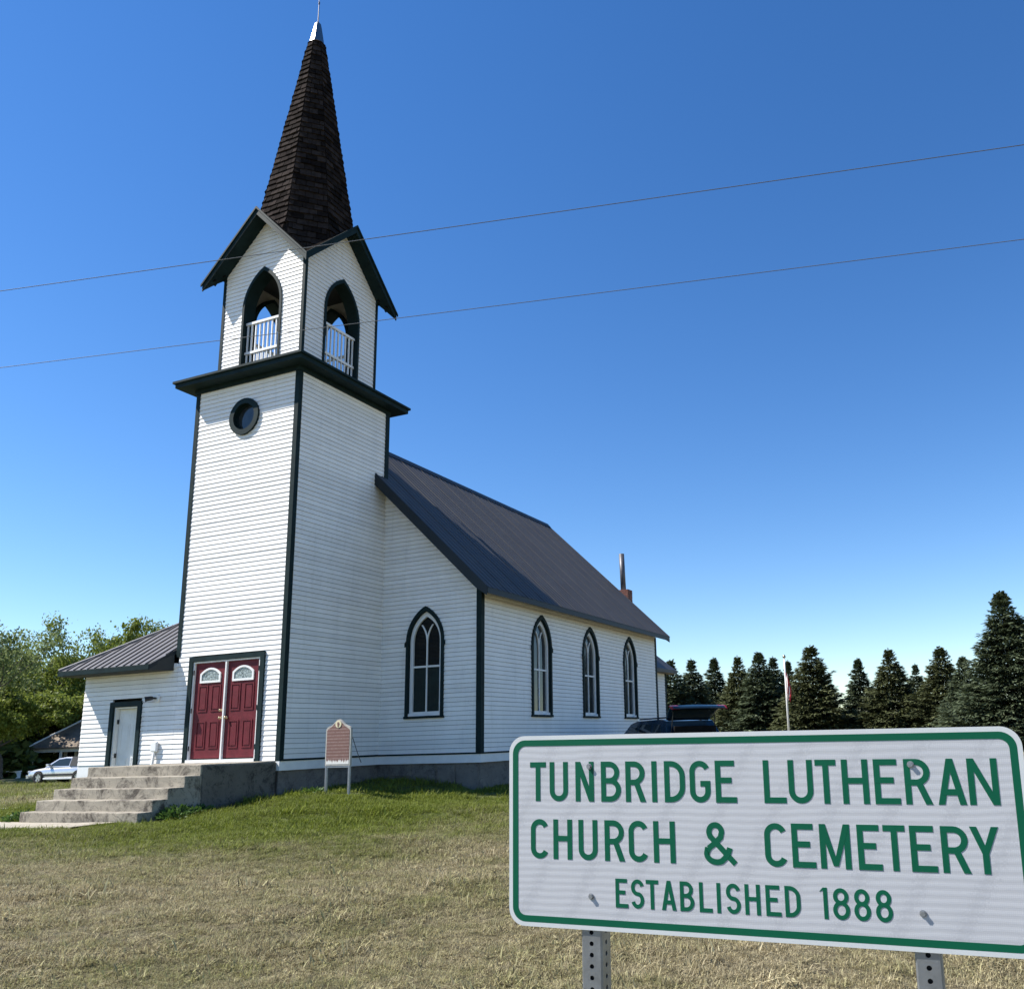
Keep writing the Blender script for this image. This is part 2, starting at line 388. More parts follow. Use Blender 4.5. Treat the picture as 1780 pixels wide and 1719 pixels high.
def courses(F, parent, vlo, vhi, L, Rr, holes=(), name='clapboard', mat='white_siding', joined=None, umax=None):
    """lap siding: one wedge-shaped board per course, cut at openings. joined: an MB that takes boards beyond umax"""
    n = int(math.ceil((vhi-vlo)/PITCH_B-1e-6))
    for i in range(n):
        v0 = vlo+i*PITCH_B; v1 = min(v0+PITCH_B, vhi)
        segs = [[L(v0), L(v1), None, None]]
        cur = (L(v0), L(v1))
        pieces = []
        for H in sorted(holes, key=lambda h: (h(v0) or h(v1) or h((v0+v1)/2) or (1e9,))[0]):
            a, b = H(v0+1e-4), H(v1-1e-4)
            if a is None and b is None:
                continue
            if a is None: a = b if H.c is None else (H.c, H.c)
            if b is None: b = a if H.c is None else (H.c, H.c)
            pieces.append((cur[0], cur[1], a[0], b[0])); cur = (a[1], b[1])
        pieces.append((cur[0], cur[1], Rr(v0), Rr(v1)))
        for a0, a1, b0, b1 in pieces:
            if b0-a0 < .02 and b1-a1 < .02: continue
            b0 = max(b0, a0+.002); b1 = max(b1, a1+.002)
            j = random.uniform(-.0015, .0015); k = random.uniform(-.002, .002)
            ex = -.008 if v1 < vhi-.001 else 0
            vs = []
            for (u, v, d) in ((a0, v0, -.03), (b0, v0, -.03), (b0, v0, .015+j), (a0, v0, .015+j+k*.5), (a1, v1+ex, -.03), (b1, v1+ex, -.03), (b1, v1+ex, .0035), (a1, v1+ex, .0035)):
                vs.append(F(u, v, d))
            if joined is not None and (umax is None or a0 > umax): joined.add(vs, BOXF)
            else: MB().add(vs, BOXF).build(name, mat, parent)

# ------------------------------------------------------------------ foundation and steps
f = MB()
f.box((-W+.02, .02, -1.5), (-.03, D+.2, -.19)); f.box((NX0+.03, D+.03, -1.5), (NX-.03, D+NL-.03, -.19))
fo = f.build('foundation', 'foundation', church); tag(fo, 'dark weathered stone foundation under the white skirting')
for (u0, u1, v0, v1, d) in ((.35, .95, -.47, -.22, .02), (1.0, 1.62, -.62, -.24, .012), (1.68, 2.16, -.72, -.25, .03), (2.2, 2.76, -.9, -.24, .015), (.1, .32, -.5, -.22, .012)):
    m = MB(); m.prism(frame((0, D+.03, 0), (1, 0, 0), (0, -1, 0)), [(u0, v0), (u1, v0+random.uniform(-.02, .02)), (u1-.01, v1), (u0+.01, v1)], 0, d)
    o = m.build('stone', 'foundation', fo); md = o.modifiers.new('b', 'BEVEL'); md.width = .012; md.segments = 2
bx('water_table', 'white_paint', church, ((-W-.02, -.025, -.2), (.028, 0, -.012)), ((.002, 0.0, -.2), (.028, D-.03, -.012)), ((.028, D-.03, -.2), (NX+.03, D-.002, -.012)), ((NX+.004, D-.002, -.2), (NX+.03, D+NL, -.012)))
bx('drip_ledge', 'dark_trim', church, ((-.002, .0, -.012), (.045, D-.046, .022)), ((0.0, D-.046, -.012), (NX+.046, D-.001, .022)), ((NX+.001, D-.001, -.012), (NX+.046, D+NL, .022)))

steps = empty('concrete_steps', (-1.6, -1.6, -.95), 'weathered grey concrete steps and landing below the red doors', 'steps')
def slab(name, a, b, parent, mat='concrete', bev=.014):
    m = MB(); (x0, y0, z0), (x1, y1, z1) = a, b
    n = max(2, int((x1-x0)/.16)); ky = 3
    # rough-cast: a grid shell nudged by noise so that edges are not ruler-straight
    bm = bmesh.new(); bmesh.ops.create_cube(bm, size=1)
    bmesh.ops.scale(bm, vec=(x1-x0, y1-y0, z1-z0), verts=bm.verts); bmesh.ops.translate(bm, vec=((x0+x1)/2, (y0+y1)/2, (z0+z1)/2), verts=bm.verts)
    bmesh.ops.bevel(bm, geom=bm.edges[:], offset=bev, segments=2, profile=.6, affect='EDGES')
    bmesh.ops.subdivide_edges(bm, edges=[e for e in bm.edges if e.calc_length() > .5], cuts=18, use_grid_fill=True)
    for v in bm.verts:
        p = v.co*3.1; d = noise.noise_vector(p)*.010 + noise.noise_vector(p*4)*.005
        v.co += Vector((d.x*.6, d.y, d.z*.7 if v.co.z > z0+.05 else 0))
    me = bpy.data.meshes.new(name); bm.to_mesh(me); bm.free()
    return link(name, me, mat, parent)
concrete('stained_shaded_concrete', (.13, .118, .098), (.022, .020, .017), .95)  # for the slab added on the landing's side: stains plus shade in the colour
ST = [(-1.836, -.005), (-2.150, -.195), (-2.470, -.388), (-2.770, -.570), (-3.045, -.757)]
slab('landing', (-3.112, -1.836, -1.25), (-.057, -.03, -.005), steps)
tag(slab('shaded_side_slab', (-.10, -1.80, -1.25), (-.036, -.035, -.03), steps, 'stained_shaded_concrete'), 'right side of the landing, stained and darkened for shade')
for k in range(1, 5): slab('step', (-3.112+random.uniform(-.02, .02), ST[k][0], -1.25), (-.057+random.uniform(-.015, .015), ST[k-1][0]+.02, ST[k][1]), steps)

# ------------------------------------------------------------------ tower
tower = bx('tower', 'dark_core', church, ((-W+CORE, CORE, -.19), (-CORE, D-.02, 9.0)))
DZ0, DZT, DX0, DX1 = .085, 2.118, -2.537, -.683
hole_oc = lambda v: (lambda h: (AX-h, AX+h) if h > 0 else None)(math.sqrt(max(0, .37**2-(v-7.70)**2)))
hole_oc.c = AX
courses(Ff, tower, .0, HT+.06, lambda v: -W+.06, lambda v: -.06, [rect_hole(-2.65, -.55, -1, 2.22), hole_oc])
courses(Fs, tower, .03, HT+.06, lambda v: .06, lambda v: D+.0)
lf = MB(); Fl = frame((-W, D, 0), (0, -1, 0), (-1, 0, 0))
courses(Fl, None, .0, HT+.06, lambda v: 0.06, lambda v: D-.06, joined=lf)
tag(lf.build('siding', 'white_siding', tower), kind='stuff')
CB = .092
def corner_board(parent, x, y, sx, sy, z0, z1, w=CB):
    """L of two boards round an outside corner; sx, sy point outwards"""
    p = .024
    m = MB()
    a, b = sorted((x-sx*w, x+sx*p)); c, d = sorted((y+sy*p, y-sy*.03))
    m.box((a, c, z0), (b, d, z1))
    a, b = sorted((x+sx*p, x-sx*.03)); c, d = sorted((y-sy*w, y-sy*.031))
    m.box((a, c, z0), (b, d, z1))
    return m.build('corner_board', 'dark_trim', parent)
corner_board(tower, 0, 0, 1, -1, -.01, HT+.02); corner_board(tower, -W, 0, -1, -1, 2.3, HT+.02)
bx('corner_board', 'dark_trim', tower, ((-.08, D-.10, 6.8), (.036, D+.03, HT+.02)))
bx('corner_board', 'dark_trim', tower, ((-W-.036, D-.10, 4), (-W+.08, D+.03, HT+.02)))
bx('wall', 'white_siding', tower, ((-W+.081, D-.015, 5), (-.081, D+.02, HT+.1)))
# cornice with its sloping skirt
CO = .355
cor = MB()
xa, xb, ya, yb = -W-CO, CO, -CO, D+CO
cor.box((xa, ya, 8.632), (xb, yb, 8.765))
cornice = cor.build('cornice', 'dark_trim', tower)
bx('crown_moulding', 'dark_trim', cornice if False else tower, ((xa-.045, ya-.045, 8.735), (xb+.045, yb+.045, 8.79)))
bx('frieze_board', 'dark_trim', tower, ((-W-.05, -.05, 8.53), (.05, D+.05, 8.64)))
sk = MB(); i_ = .22
sk.add([(xa-.03, ya-.03, 8.792), (xb+.03, ya-.03, 8.792), (xb+.03, yb+.03, 8.792), (xa-.03, yb+.03, 8.792),
        (-W+i_, i_, 9.02), (-i_, i_, 9.02), (-i_, D-i_, 9.02), (-W+i_, D-i_, 9.02)], [(0, 1, 5, 4), (1, 2, 6, 5), (2, 3, 7, 6), (3, 0, 4, 7), (4, 5, 6, 7)])
sk.build('skirt_roof', 'shingle', tower)

# round window
def circ(c, vc, r, n=28): return [(c+r*math.cos(2*math.pi*i/n), vc+r*math.sin(2*math.pi*i/n)) for i in range(n)]
rw = MB().ring(Ff, circ(AX, 7.70, .44), circ(AX, 7.70, .315), -.1, .06).build('round_window', 'dark_trim', church)
tag(rw, 'round window with dark green trim high on the tower')
MB().ring(Ff, circ(AX, 7.70, .318), circ(AX, 7.70, .285), -.09, -.04).build('sash', 'dark_trim', rw)
MB().prism(Ff, circ(AX, 7.70, .30), -.085, -.07).build('pane', 'pane_side', rw)

# double doors
df = MB(); dv = -.01
df.box((-2.70, -.045, dv), (-2.585, .06, 2.155)); df.box((-.632, -.045, dv), (-.515, .06, 2.155)); df.box((-2.70, -.045, 2.155), (-.515, .06, 2.262))
dframe = df.build('door_frame', 'dark_trim', church)
bx('jamb', 'white_paint', dframe, ((-2.583, -.02, 0), (DX0-.006, .09, 2.153)), ((DX1+.006, -.02, 0), (-.634, .09, 2.153)), ((DX0-.006, -.02, DZT+.005), (DX1+.006, .09, 2.153)))
bx('threshold', 'white_paint', dframe, ((-2.583, -.06, -.004), (-.634, .06, .06)))
DM = (DX0+DX1)/2
bx('mullion', 'white_paint', dframe, ((DM-.018, -.028, .06), (DM+.018, .03, DZT+.005)))
def seg_arch(c, w, v0, v1, v2, n=10):
    """outline with a low curved head"""
    pts = [(c-w, v0), (c-w, v1)]
    for i in range(1, n): t = i/n; pts.append((c-w+2*w*t, v1+(v2-v1)*(1-(2*t-1)**2)))
    return pts+[(c+w, v1), (c+w, v0)]
for s_, (a, b) in enumerate(((DX0, DM-.020), (DM+.020, DX1))):
    c = (a+b)/2; d_ = bx('door', 'red_door', church, ((a, .022, DZ0), (b, .066, DZT)), bev=.003)
    Fd = frame((0, .022, 0), (1, 0, 0), (0, -1, 0))
    for (pu, v0, v1) in ((-.19, .98, 1.55), (.19, .98, 1.55), (-.19, .20, .78), (.19, .20, .78)):
        o_ = [(c+pu-.135, v0+DZ0), (c+pu+.135, v0+DZ0), (c+pu+.135, v1+DZ0), (c+pu-.135, v1+DZ0)]
        sh = lambda e: [(c+pu-.135+e, v0+DZ0+e), (c+pu+.135-e, v0+DZ0+e), (c+pu+.135-e, v1+DZ0-e), (c+pu-.135+e, v1+DZ0-e)]
        m = MB(); m.ring(Fd, sh(0), sh(.028), -.005, .013); m.prism(Fd, sh(.055), -.005, .010); m.build('panel', 'red_door', d_)
    m = MB(); m.ring(Fd, seg_arch(c, .30, 1.60+DZ0, 1.80+DZ0, 1.925+DZ0), seg_arch(c, .255, 1.645+DZ0, 1.775+DZ0, 1.885+DZ0), -.005, .022); m.build('light_frame', 'white_paint', d_)
    MB().prism(Fd, seg_arch(c, .26, 1.64+DZ0, 1.78+DZ0, 1.89+DZ0), -.004, .006).build('pane', 'leaded_glass', d_)
    kx = DM-.085 if s_ == 0 else DM+.085
    for kz in ((.92, 1.08) if s_ == 0 else (.92,)):
        MB().tube([(kx, .02, kz), (kx, -.005, kz), (kx, -.01, kz), (kx, -.045, kz), (kx, -.055, kz)], [.03, .03, .012, .03, .018], 10).build('knob', 'brass', d_, True)
    hx = DX0-.012 if s_ == 0 else DX1+.012
    for hz in (.3, 1.1, 1.92): MB().tube([(hx, -.024, hz-.05), (hx, -.024, hz+.05)], .012, 6).build('hinge', 'black_plastic', d_)

# ------------------------------------------------------------------ belfry
bx0, bx1, by0, by1 = -2.83, -.281, .29, 2.838
BZ0, APX, EAVE = 8.9, 13.02, 11.76
bc = ((bx0+bx1)/2, (by0+by1)/2); bh = (bx1-bx0)/2
BF = [frame((bc[0], by0, 0), (1, 0, 0), (0, -1, 0)), frame((bx1, bc[1], 0), (0, 1, 0), (1, 0, 0)), frame((bc[0], by1, 0), (-1, 0, 0), (0, 1, 0)), frame((bx0, bc[1], 0), (0, -1, 0), (-1, 0, 0))]
AA, AVS, AVA = .585, 10.62, 11.60
belfry = bx('belfry', 'dark_core', church, ((bx0+.05, by0+.05, 8.95), (bx1-.05, by1-.05, 9.06)))
wall_in = mk('belfry_inside', (.40, .40, .39), .8, .15, 3)
for k, F in enumerate(BF):
    e = bh-.03 if k % 2 == 0 else bh-.155
    top = APX-.12
    poly = arch(AA, BZ0, AVS, AVA, 10)
    outline = [(-e, BZ0)] + poly + [(e, BZ0), (e, top-e), (0, top), (-e, top-e)]
    MB().prism(F, outline, -.15, -.03).build('wall', 'belfry_inside', belfry)
    # deep dark reveal round the arch
    MB().ring(F, arch(AA+.035, BZ0, AVS, AVA+.05, 12), arch(AA-.03, BZ0, AVS, AVA-.05, 12), -.30, .034, closed=False).build('arch_trim', 'dark_trim', belfry)
    if False:
        courses(F, belfry, 9.0, APX-.14, lambda v: max(-bh+.05, -(APX-.02-v)), lambda v: min(bh-.05, APX-.02-v), [arch_hole(0, AA+.02, 8, AVS, AVA+.03)])
    else:
        j_ = MB(); courses(F, None, 9.0, APX-.14, lambda v: max(-bh+.05, -(APX-.02-v)), lambda v: min(bh-.05, APX-.02-v), [arch_hole(0, AA+.02, 8, AVS, AVA+.03)], joined=j_)
        tag(j_.build('siding', 'white_siding', belfry), kind='stuff')
    # balustrade
    br = MB()
    br.prism(F, [(-AA+.03, 10.25), (AA-.03, 10.25), (AA-.03, 10.31), (-AA+.03, 10.31)], -.12, -.055)
    br.prism(F, [(-AA+.03, 9.49), (AA-.03, 9.49), (AA-.03, 9.55), (-AA+.03, 9.55)], -.12, -.055)
    rail = br.build('railing', 'white_paint', belfry)
    for i in range(9):
        u = -AA+.075+i*(2*AA-.15)/8; MB().prism(F, [(u-.016, 9.12), (u+.016, 9.12), (u+.016, 10.25), (u-.016, 10.25)], -.104, -.072).build('baluster', 'white_paint', rail)
for sx, sy, x, y in ((1, -1, bx1, by0), (-1, -1, bx0, by0), (1, 1, bx1, by1), (-1, 1, bx0, by1)): corner_board(belfry, x, y, sx, sy, 8.95, EAVE-.02, .058)
bx('ceiling', 'dark_core', belfry, ((bx0+.16, by0+.16, 11.82), (bx1-.16, by1-.16, 11.86)))
# cross-gable roof: four pairs of slopes, each a thick board deck
OH = .33; hs = bh+OH
roof = None
for k, F in enumerate(BF):
    for sgn in (-1, 1):
        # slope runs from the ridge (u=0) down to the corner, bounded by the valley towards the axis
        m = MB(); t = .10
        P = [(0, APX, OH), (sgn*hs, APX-hs, OH), (0, APX, -bh)]
        vs = [F(*p) for p in P] + [F(p[0], p[1]-t*1.35, p[2]) for p in P]
        m.add(vs, [(0, 1, 2), (3, 5, 4), (0, 3, 4, 1), (1, 4, 5, 2), (2, 5, 3, 0)])
        o = m.build('gable_roof', 'dark_trim', belfry)
        # rake fascia and crown strip
        fa = MB(); e0 = OH+.002
        fa.prism(F, [(0, APX+.015), (sgn*(hs+.03), APX-hs-.015), (sgn*(hs+.03), APX-hs-.19), (0, APX-.16)], e0, e0+.03)
        fa.build('rake_board', 'dark_trim', belfry)
        cr = MB(); cr.prism(F, [(0, APX+.045), (sgn*(hs+.06), APX-hs-.015), (sgn*(hs+.06), APX-hs-.075), (0, APX-.015)], e0+.031, e0+.06)
        cr.build('crown_strip', 'dark_trim', belfry)
# shingles on the cross gables (seen edge-on from the ground)
gs = MB()
for k, F in enumerate(BF):
    for sgn in (-1, 1):
        for r in range(11):
            s0 = .04+r*.145; s1 = min(s0+.19, hs-.01)
            dmin = lambda s: -bh + max(0.0, 0) 
            lo0, lo1 = -(bh-0)+s0, -(bh)+s1
            if s0 > hs-.05: continue
            w = OH+.03
            d = lo0
            while d < w:
                e = min(d+random.uniform(.16, .30), w)
                h0, h1 = .010, .026+random.uniform(0, .008)
                gs.add([F(sgn*s0, APX-s0+h0, max(d, -bh+s0)), F(sgn*s1, APX-s1+h1, max(d, -bh+s0)), F(sgn*s1, APX-s1+h1, e-.006), F(sgn*s0, APX-s0+h0, e-.006),
                        F(sgn*s0, APX-s0-.01, max(d, -bh+s0)), F(sgn*s1, APX-s1-.01, max(d, -bh+s0)), F(sgn*s1, APX-s1-.01, e-.006), F(sgn*s0, APX-s0-.01, e-.006)], BOXF)
                d = e
tag(gs.build('roof_shingles', 'shingle', belfry), kind='stuff')

# ------------------------------------------------------------------ spire: eight shingled faces, metal tip and rod
SZ0, SZ1 = 12.1, 19.02
def sa(z): return 1.13-.1585*(z-13.1)
SC = (AX, AY)
def spire_face(ang):
    nx_, ny_ = math.cos(ang), math.sin(ang)
    def F(u, z, d=0):
        a = sa(z)+d; return (SC[0]+nx_*a-ny_*u, SC[1]+ny_*a+nx_*u, z+d*.15)
    return F
core = MB(); n8 = 8
for z in (SZ0+.2, SZ1):
    for k in range(8):
        w = math.pi/8+k*math.pi/4; r = (sa(z)-.02)/math.cos(math.pi/8); core.v.append((SC[0]+r*math.cos(w), SC[1]+r*math.sin(w), z))
for k in range(8): core.f.append((k, (k+1) % 8, 8+(k+1) % 8, 8+k))
core.f += [tuple(range(8)), tuple(range(8, 16))]
spire = core.build('spire', 'shingle', church); tag(spire, 'tall eight-sided spire of dark brown wooden shingles')
hid = MB(); EXPO = .172
for k in range(8):
    ang = -math.pi/2 + (k-0)*math.pi/4; F = spire_face(ang); seen = k in (0, 1, 2)
    r = 0; z = SZ0
    while z < SZ1-.02:
        if k % 2 == 0 and z < 12.55: z += EXPO; r += 1; continue
        z1 = min(z+EXPO, SZ1); h0, h1 = .4142*(sa(z)+.01), .4142*(sa(z1)+.01)
        if z < 12.75: h0 *= .86; h1 *= .9
        n = max(1, round(2*h0/.235)); cuts = [-1.0]
        off = .5 if r % 2 else 0
        for i in range(n-1 if not off else n): cuts.append(-1+2*(i+1-off+random.uniform(-.12, .12))/n)
        cuts.append(1.0)
        for a, b in zip(cuts[:-1], cuts[1:]):
            if b-a < .04: continue
            g = .006; d0 = .030+random.uniform(0, .016); d1 = .006; dz = random.uniform(-.022, .012)
            lift = random.uniform(0, .02) if random.random() < .18 else 0
            vs = [F(a*h0+g, z+dz, -.02), F(b*h0-g, z+dz, -.02), F(b*h0-g, z+dz, d0+lift), F(a*h0+g, z+dz, d0), F(a*h1+g, z1+.015, -.02), F(b*h1-g, z1+.015, -.02), F(b*h1-g, z1+.015, d1), F(a*h1+g, z1+.015, d1)]
            vis = seen and z > (12.85 if k != 1 else 12.3)
            if vis: MB().add(vs, BOXF).build('shingle', 'shingle', spire)
            else: hid.add(vs, BOXF)
        z += EXPO; r += 1
tag(hid.build('shingles', 'shingle', spire), kind='stuff')
cap = MB()
zz = [18.98, 19.02, 19.30, 19.55, 19.70, 19.76]; rr = [.195, .20, .155, .112, .08, .035]
for z, r in zip(zz, rr):
    for k in range(8): w = math.pi/8+k*math.pi/4; cap.v.append((SC[0]+r*math.cos(w), SC[1]+r*math.sin(w), z))
for i in range(len(zz)-1):
    for k in range(8): cap.f.append((i*8+k, i*8+(k+1) % 8, i*8+8+(k+1) % 8, i*8+8+k))
cap.f.append(tuple(range((len(zz)-1)*8, len(zz)*8)))
o = cap.build('spire_cap', 'bright_metal', spire); tag(o, 'shiny sheet metal cap on the tip of the spire')
MB().tube([(AX, AY, 19.70), (AX, AY, 21.3)], [.014, .008], 6).build('lightning_rod', 'stove_pipe', spire)
MB().tube([(AX, AY, 20.36), (AX, AY, 20.43)], [.022, .022], 8).build('rod_collar', 'stove_pipe', spire)

# ------------------------------------------------------------------ nave
RZ, ESL = 8.40, .972                    # ridge height, roof slope
def rz(x): return RZ-abs(x-AX)*ESL
nave = MB()
yA, yB = D+CORE, D+NL-.02
xs = [(NX0+CORE, -.19), (NX-CORE, -.19), (NX-CORE, rz(NX)-.25), (AX, RZ-.3), (NX0+CORE, rz(NX)-.25)]
n = 5
nave.v = [(x, yA, z) for x, z in xs]+[(x, yB, z) for x, z in xs]
nave.f = [tuple(range(5))[::-1], tuple(range(5, 10))]+[(i, (i+1) % 5, 5+(i+1) % 5, 5+i) for i in range(5)]
nave = nave.build('nave', 'dark_core', church)
WINF = (1.296, .535)                    # nave front window: centre x, half width to the outer trim
WV0, WVS, WVA = .86, 2.62, 3.46
WS = [2.866, 5.836, 8.812]              # side windows, distance from the nave corner
hole_n = arch_hole(WINF[0], WINF[1]-.04, WV0+.03, WVS, WVA-.05)
courses(Fn, nave, .025, 6.9, lambda v: -.0, lambda v: min(NX-.06, AX+(RZ-.30-v)/ESL), [hole_n])
far = MB()
courses(Fe, nave, .025, NH+.06, lambda v: .06, lambda v: NL-.06, [arch_hole(c, WINF[1]-.04, WV0+.03, WVS, WVA-.05) for c in WS], joined=far)
tag(far.build('siding', 'white_siding', nave), kind='stuff')
lw = MB(); Fw = frame((NX0, D+NL, 0), (0, -1, 0), (-1, 0, 0)); Fb = frame((NX, D+NL, 0), (-1, 0, 0), (0, 1, 0))
courses(Fw, None, .025, NH+.06, lambda v: .05, lambda v: NL-.05, joined=lw)
courses(Fb, None, .025, 7.9, lambda v: max(.05, (NX-AX)-(RZ-.3-v)/ESL), lambda v: min(2*(NX-AX)-.05, (NX-AX)+(RZ-.3-v)/ESL), joined=lw)
tag(lw.build('rear_siding', 'white_siding', nave), kind='stuff')
def cb2(parent, x, y, sx, sy, z0, z1, w): return corner_board(parent, x, y, sx, sy, z0, z1, w)
cb2(nave, NX, D, 1, -1, .022, NH+.13, .112); cb2(nave, NX, D+NL, 1, 1, .022, NH+.02, .12); cb2(nave, NX0, D+NL, -1, 1, .022, NH+.02, .12)
bx('frieze_board', 'white_paint', nave, ((NX-.02, D+.13, NH-.02), (NX+.034, D+NL-.1, NH+.12)))
# roof
yF, yR = 2.66, 14.62; XE = 3.235
nroof = MB(); t = .15
zt = lambda x: RZ-.045-abs(x-AX)*ESL
xl = 2*AX-XE
prof = [(xl, zt(xl)), (AX, RZ-.045), (XE, zt(XE)), (XE, zt(XE)-t), (AX, RZ-.045-t*1.4), (xl, zt(xl)-t)]
# stop the left slope and the middle short of the tower
nroof.v = [(x, yF, z) for x, z in prof]+[(x, yR, z) for x, z in prof]
nroof.f = [(0, 1, 4, 5)[::-1], (1, 2, 3, 4)[::-1], (6, 7, 10, 11), (7, 8, 9, 10)]+[(i, (i+1) % 6, 6+(i+1) % 6, 6+i) for i in range(6)]
nroof = nroof.build('nave_roof', 'metal_dark', church)
sl = math.hypot(1, ESL); nrm = Vector((ESL/sl, 0, 1/sl)); dn = Vector((1/sl, 0, -ESL/sl))
def roof_panels(side):
    y = yF-.01; PW = .915; L_ = (XE+.03-AX)*sl
    A0 = Vector((AX, 0, RZ-.043)); dvec = Vector((dn.x*side, 0, dn.z)); nv = Vector((nrm.x*side, 0, nrm.z))
    while y < yR:
        y1 = min(y+PW, yR+.01); prof = []; nrib = 4; ww = (y1-y)/nrib
        for i in range(nrib):
            o_ = y+i*ww; h = .024 if i == 0 else .017
            prof += [(o_, .004), (o_+.018, h), (o_+.042, h), (o_+.060, .004), (o_+ww*.5, .006)]
        prof.append((y1-.002, .004))
        m = MB(); k = len(prof)
        s0 = 0.02
        for s_ in (s0, L_):
            for yy, h in prof: p = A0+dvec*s_+nv*h; m.v.append((p.x, yy, p.z))
        for i in range(k-1): m.f.append((i, i+1, k+i+1, k+i))
        m.build('roof_panel', 'metal_roof', nroof, fix=False); y = y1
roof_panels(1); roof_panels(-1)
# ridge cap, gable and eave trim
m = MB()
for yy in (yF-.02, yR+.02):
    for x_, z_ in ((AX-.16, RZ-.17), (AX, RZ+.012), (AX+.16, RZ-.17)): m.v.append((x_, yy, z_+.01))
m.f = [(0, 1, 4, 3), (1, 2, 5, 4)]; m.build('ridge_cap', 'metal_dark', nroof)
for yy, nm in ((yF, -1), (yR, 1)):
    Fq = frame((AX, yy, 0), (1, 0, 0), (0, nm, 0))
    for sgn in (-1, 1):
        zs = lambda u: RZ-.02-abs(u)*ESL
        e = XE-AX+.02
        s_in = .3
        MB().prism(Fq, [(sgn*0, zs(0)), (sgn*e, zs(e)), (sgn*e, zs(e)-.215), (sgn*(e-.3), zs(e-.3)-.30), (sgn*0, zs(0)-.30)], .002, .03).build('rake_board', 'metal_dark', nroof)
for xx in (XE+.002, xl-.028): bx('fascia', 'metal_dark', nroof, ((xx, yF+.0, zt(XE)-.155), (xx+.026, yR, zt(XE)-.012)))
bx('soffit', 'dark_trim', nroof, ((NX-.02, yF+.02, NH+.03), (XE+.001, yR-.02, NH+.055)) if False else ((NX+.04, D+.05, NH-.055), (NX+.05, D+.06, NH-.05)))

# gothic windows
def gothic(F, c, side=False):
    w = empty('window', F(c, WV0), None, None); del w['_world']; w.location = (0, 0, 0); w.parent = church; w.matrix_parent_inverse = Matrix.Translation(-church.location)
    a = WINF[1]
    MB().ring(F, arch(a, WV0, WVS, WVA, 12, c), arch(a-.074, WV0, WVS, WVA-.115, 12, c), -.1, .05, closed=False).build('trim', 'dark_trim', w)
    m = MB()
    for sg in (-1, 1): m.prism(F, [(c+sg*(a-.03), WVS-.11), (c+sg*(a+.035), WVS-.11), (c+sg*(a+.035), WVS-.02), (c+sg*(a-.03), WVS+.06)], .03, .06)
    m.prism(F, [(c-a-.02, WV0-.035), (c+a+.02, WV0-.035), (c+a+.02, WV0+.02), (c-a-.02, WV0+.02)], -.05, .062); m.build('sill', 'dark_trim', w)
    ia, iva = a-.074, WVA-.115
    MB().ring(F, arch(ia+.002, WV0+.02, WVS, iva+.003, 12, c), arch(ia-.085, WV0+.02, WVS, iva-.13, 12, c), -.095, -.035, closed=False).build('frame', 'white_paint', w)
    sa_, sva = ia-.083, iva-.127
    rail = 2.03
    m = MB()
    m.prism(F, [(c-sa_, WV0+.02), (c+sa_, WV0+.02), (c+sa_, WV0+.12), (c-sa_, WV0+.12)], -.095, -.045)
    m.prism(F, [(c-sa_, rail-.022), (c+sa_, rail-.022), (c+sa_, rail+.022), (c-sa_, rail+.022)], -.094, -.05)
    m.prism(F, [(c-.016, WV0+.12), (c+.016, WV0+.12), (c+.016, rail-.022), (c-.016, rail-.022)], -.093, -.055)
    m.prism(F, [(c-.016, rail+.022), (c+.016, rail+.022), (c+.016, WVS-.02), (c-.016, WVS-.02)], -.093, -.055)
    # intersecting tracery: each half repeats the curve of the head
    h = sva-WVS; R = (sa_*sa_+h*h)/(2*sa_)
    for sg in (-1, 1):
        o_, i_ = [], []
        for i in range(9):
            wv_ = math.asin(min(1, h/R))*i/8*.62
            x = R-R*math.cos(wv_); z = R*math.sin(wv_)
            o_.append((c+sg*(x-.015), WVS-.02+z)); i_.append((c+sg*(x+.017), WVS-.02+z-.004))
        m.ring(F, o_, i_, -.0925-.0005*sg, -.055-.0005*sg, closed=False)
    m.build('muntin', 'white_paint', w)
    hi, lo = ('pane_dark', 'pane_green') if not side else ('pane_side', 'pane_side')
    head = [p for p in arch(sa_+.01, rail, WVS, sva+.015, 12, c)]
    MB().prism(F, head, -.098, -.085).build('pane', hi, w)
    MB().prism(F, [(c-sa_-.01, WV0+.05), (c+sa_+.01, WV0+.05), (c+sa_+.01, rail-.001), (c-sa_-.01, rail-.001)], -.098, -.080).build('pane', lo, w)
    return w
gothic(Fn, WINF[0])
for c in WS: gothic(Fe, c, True)

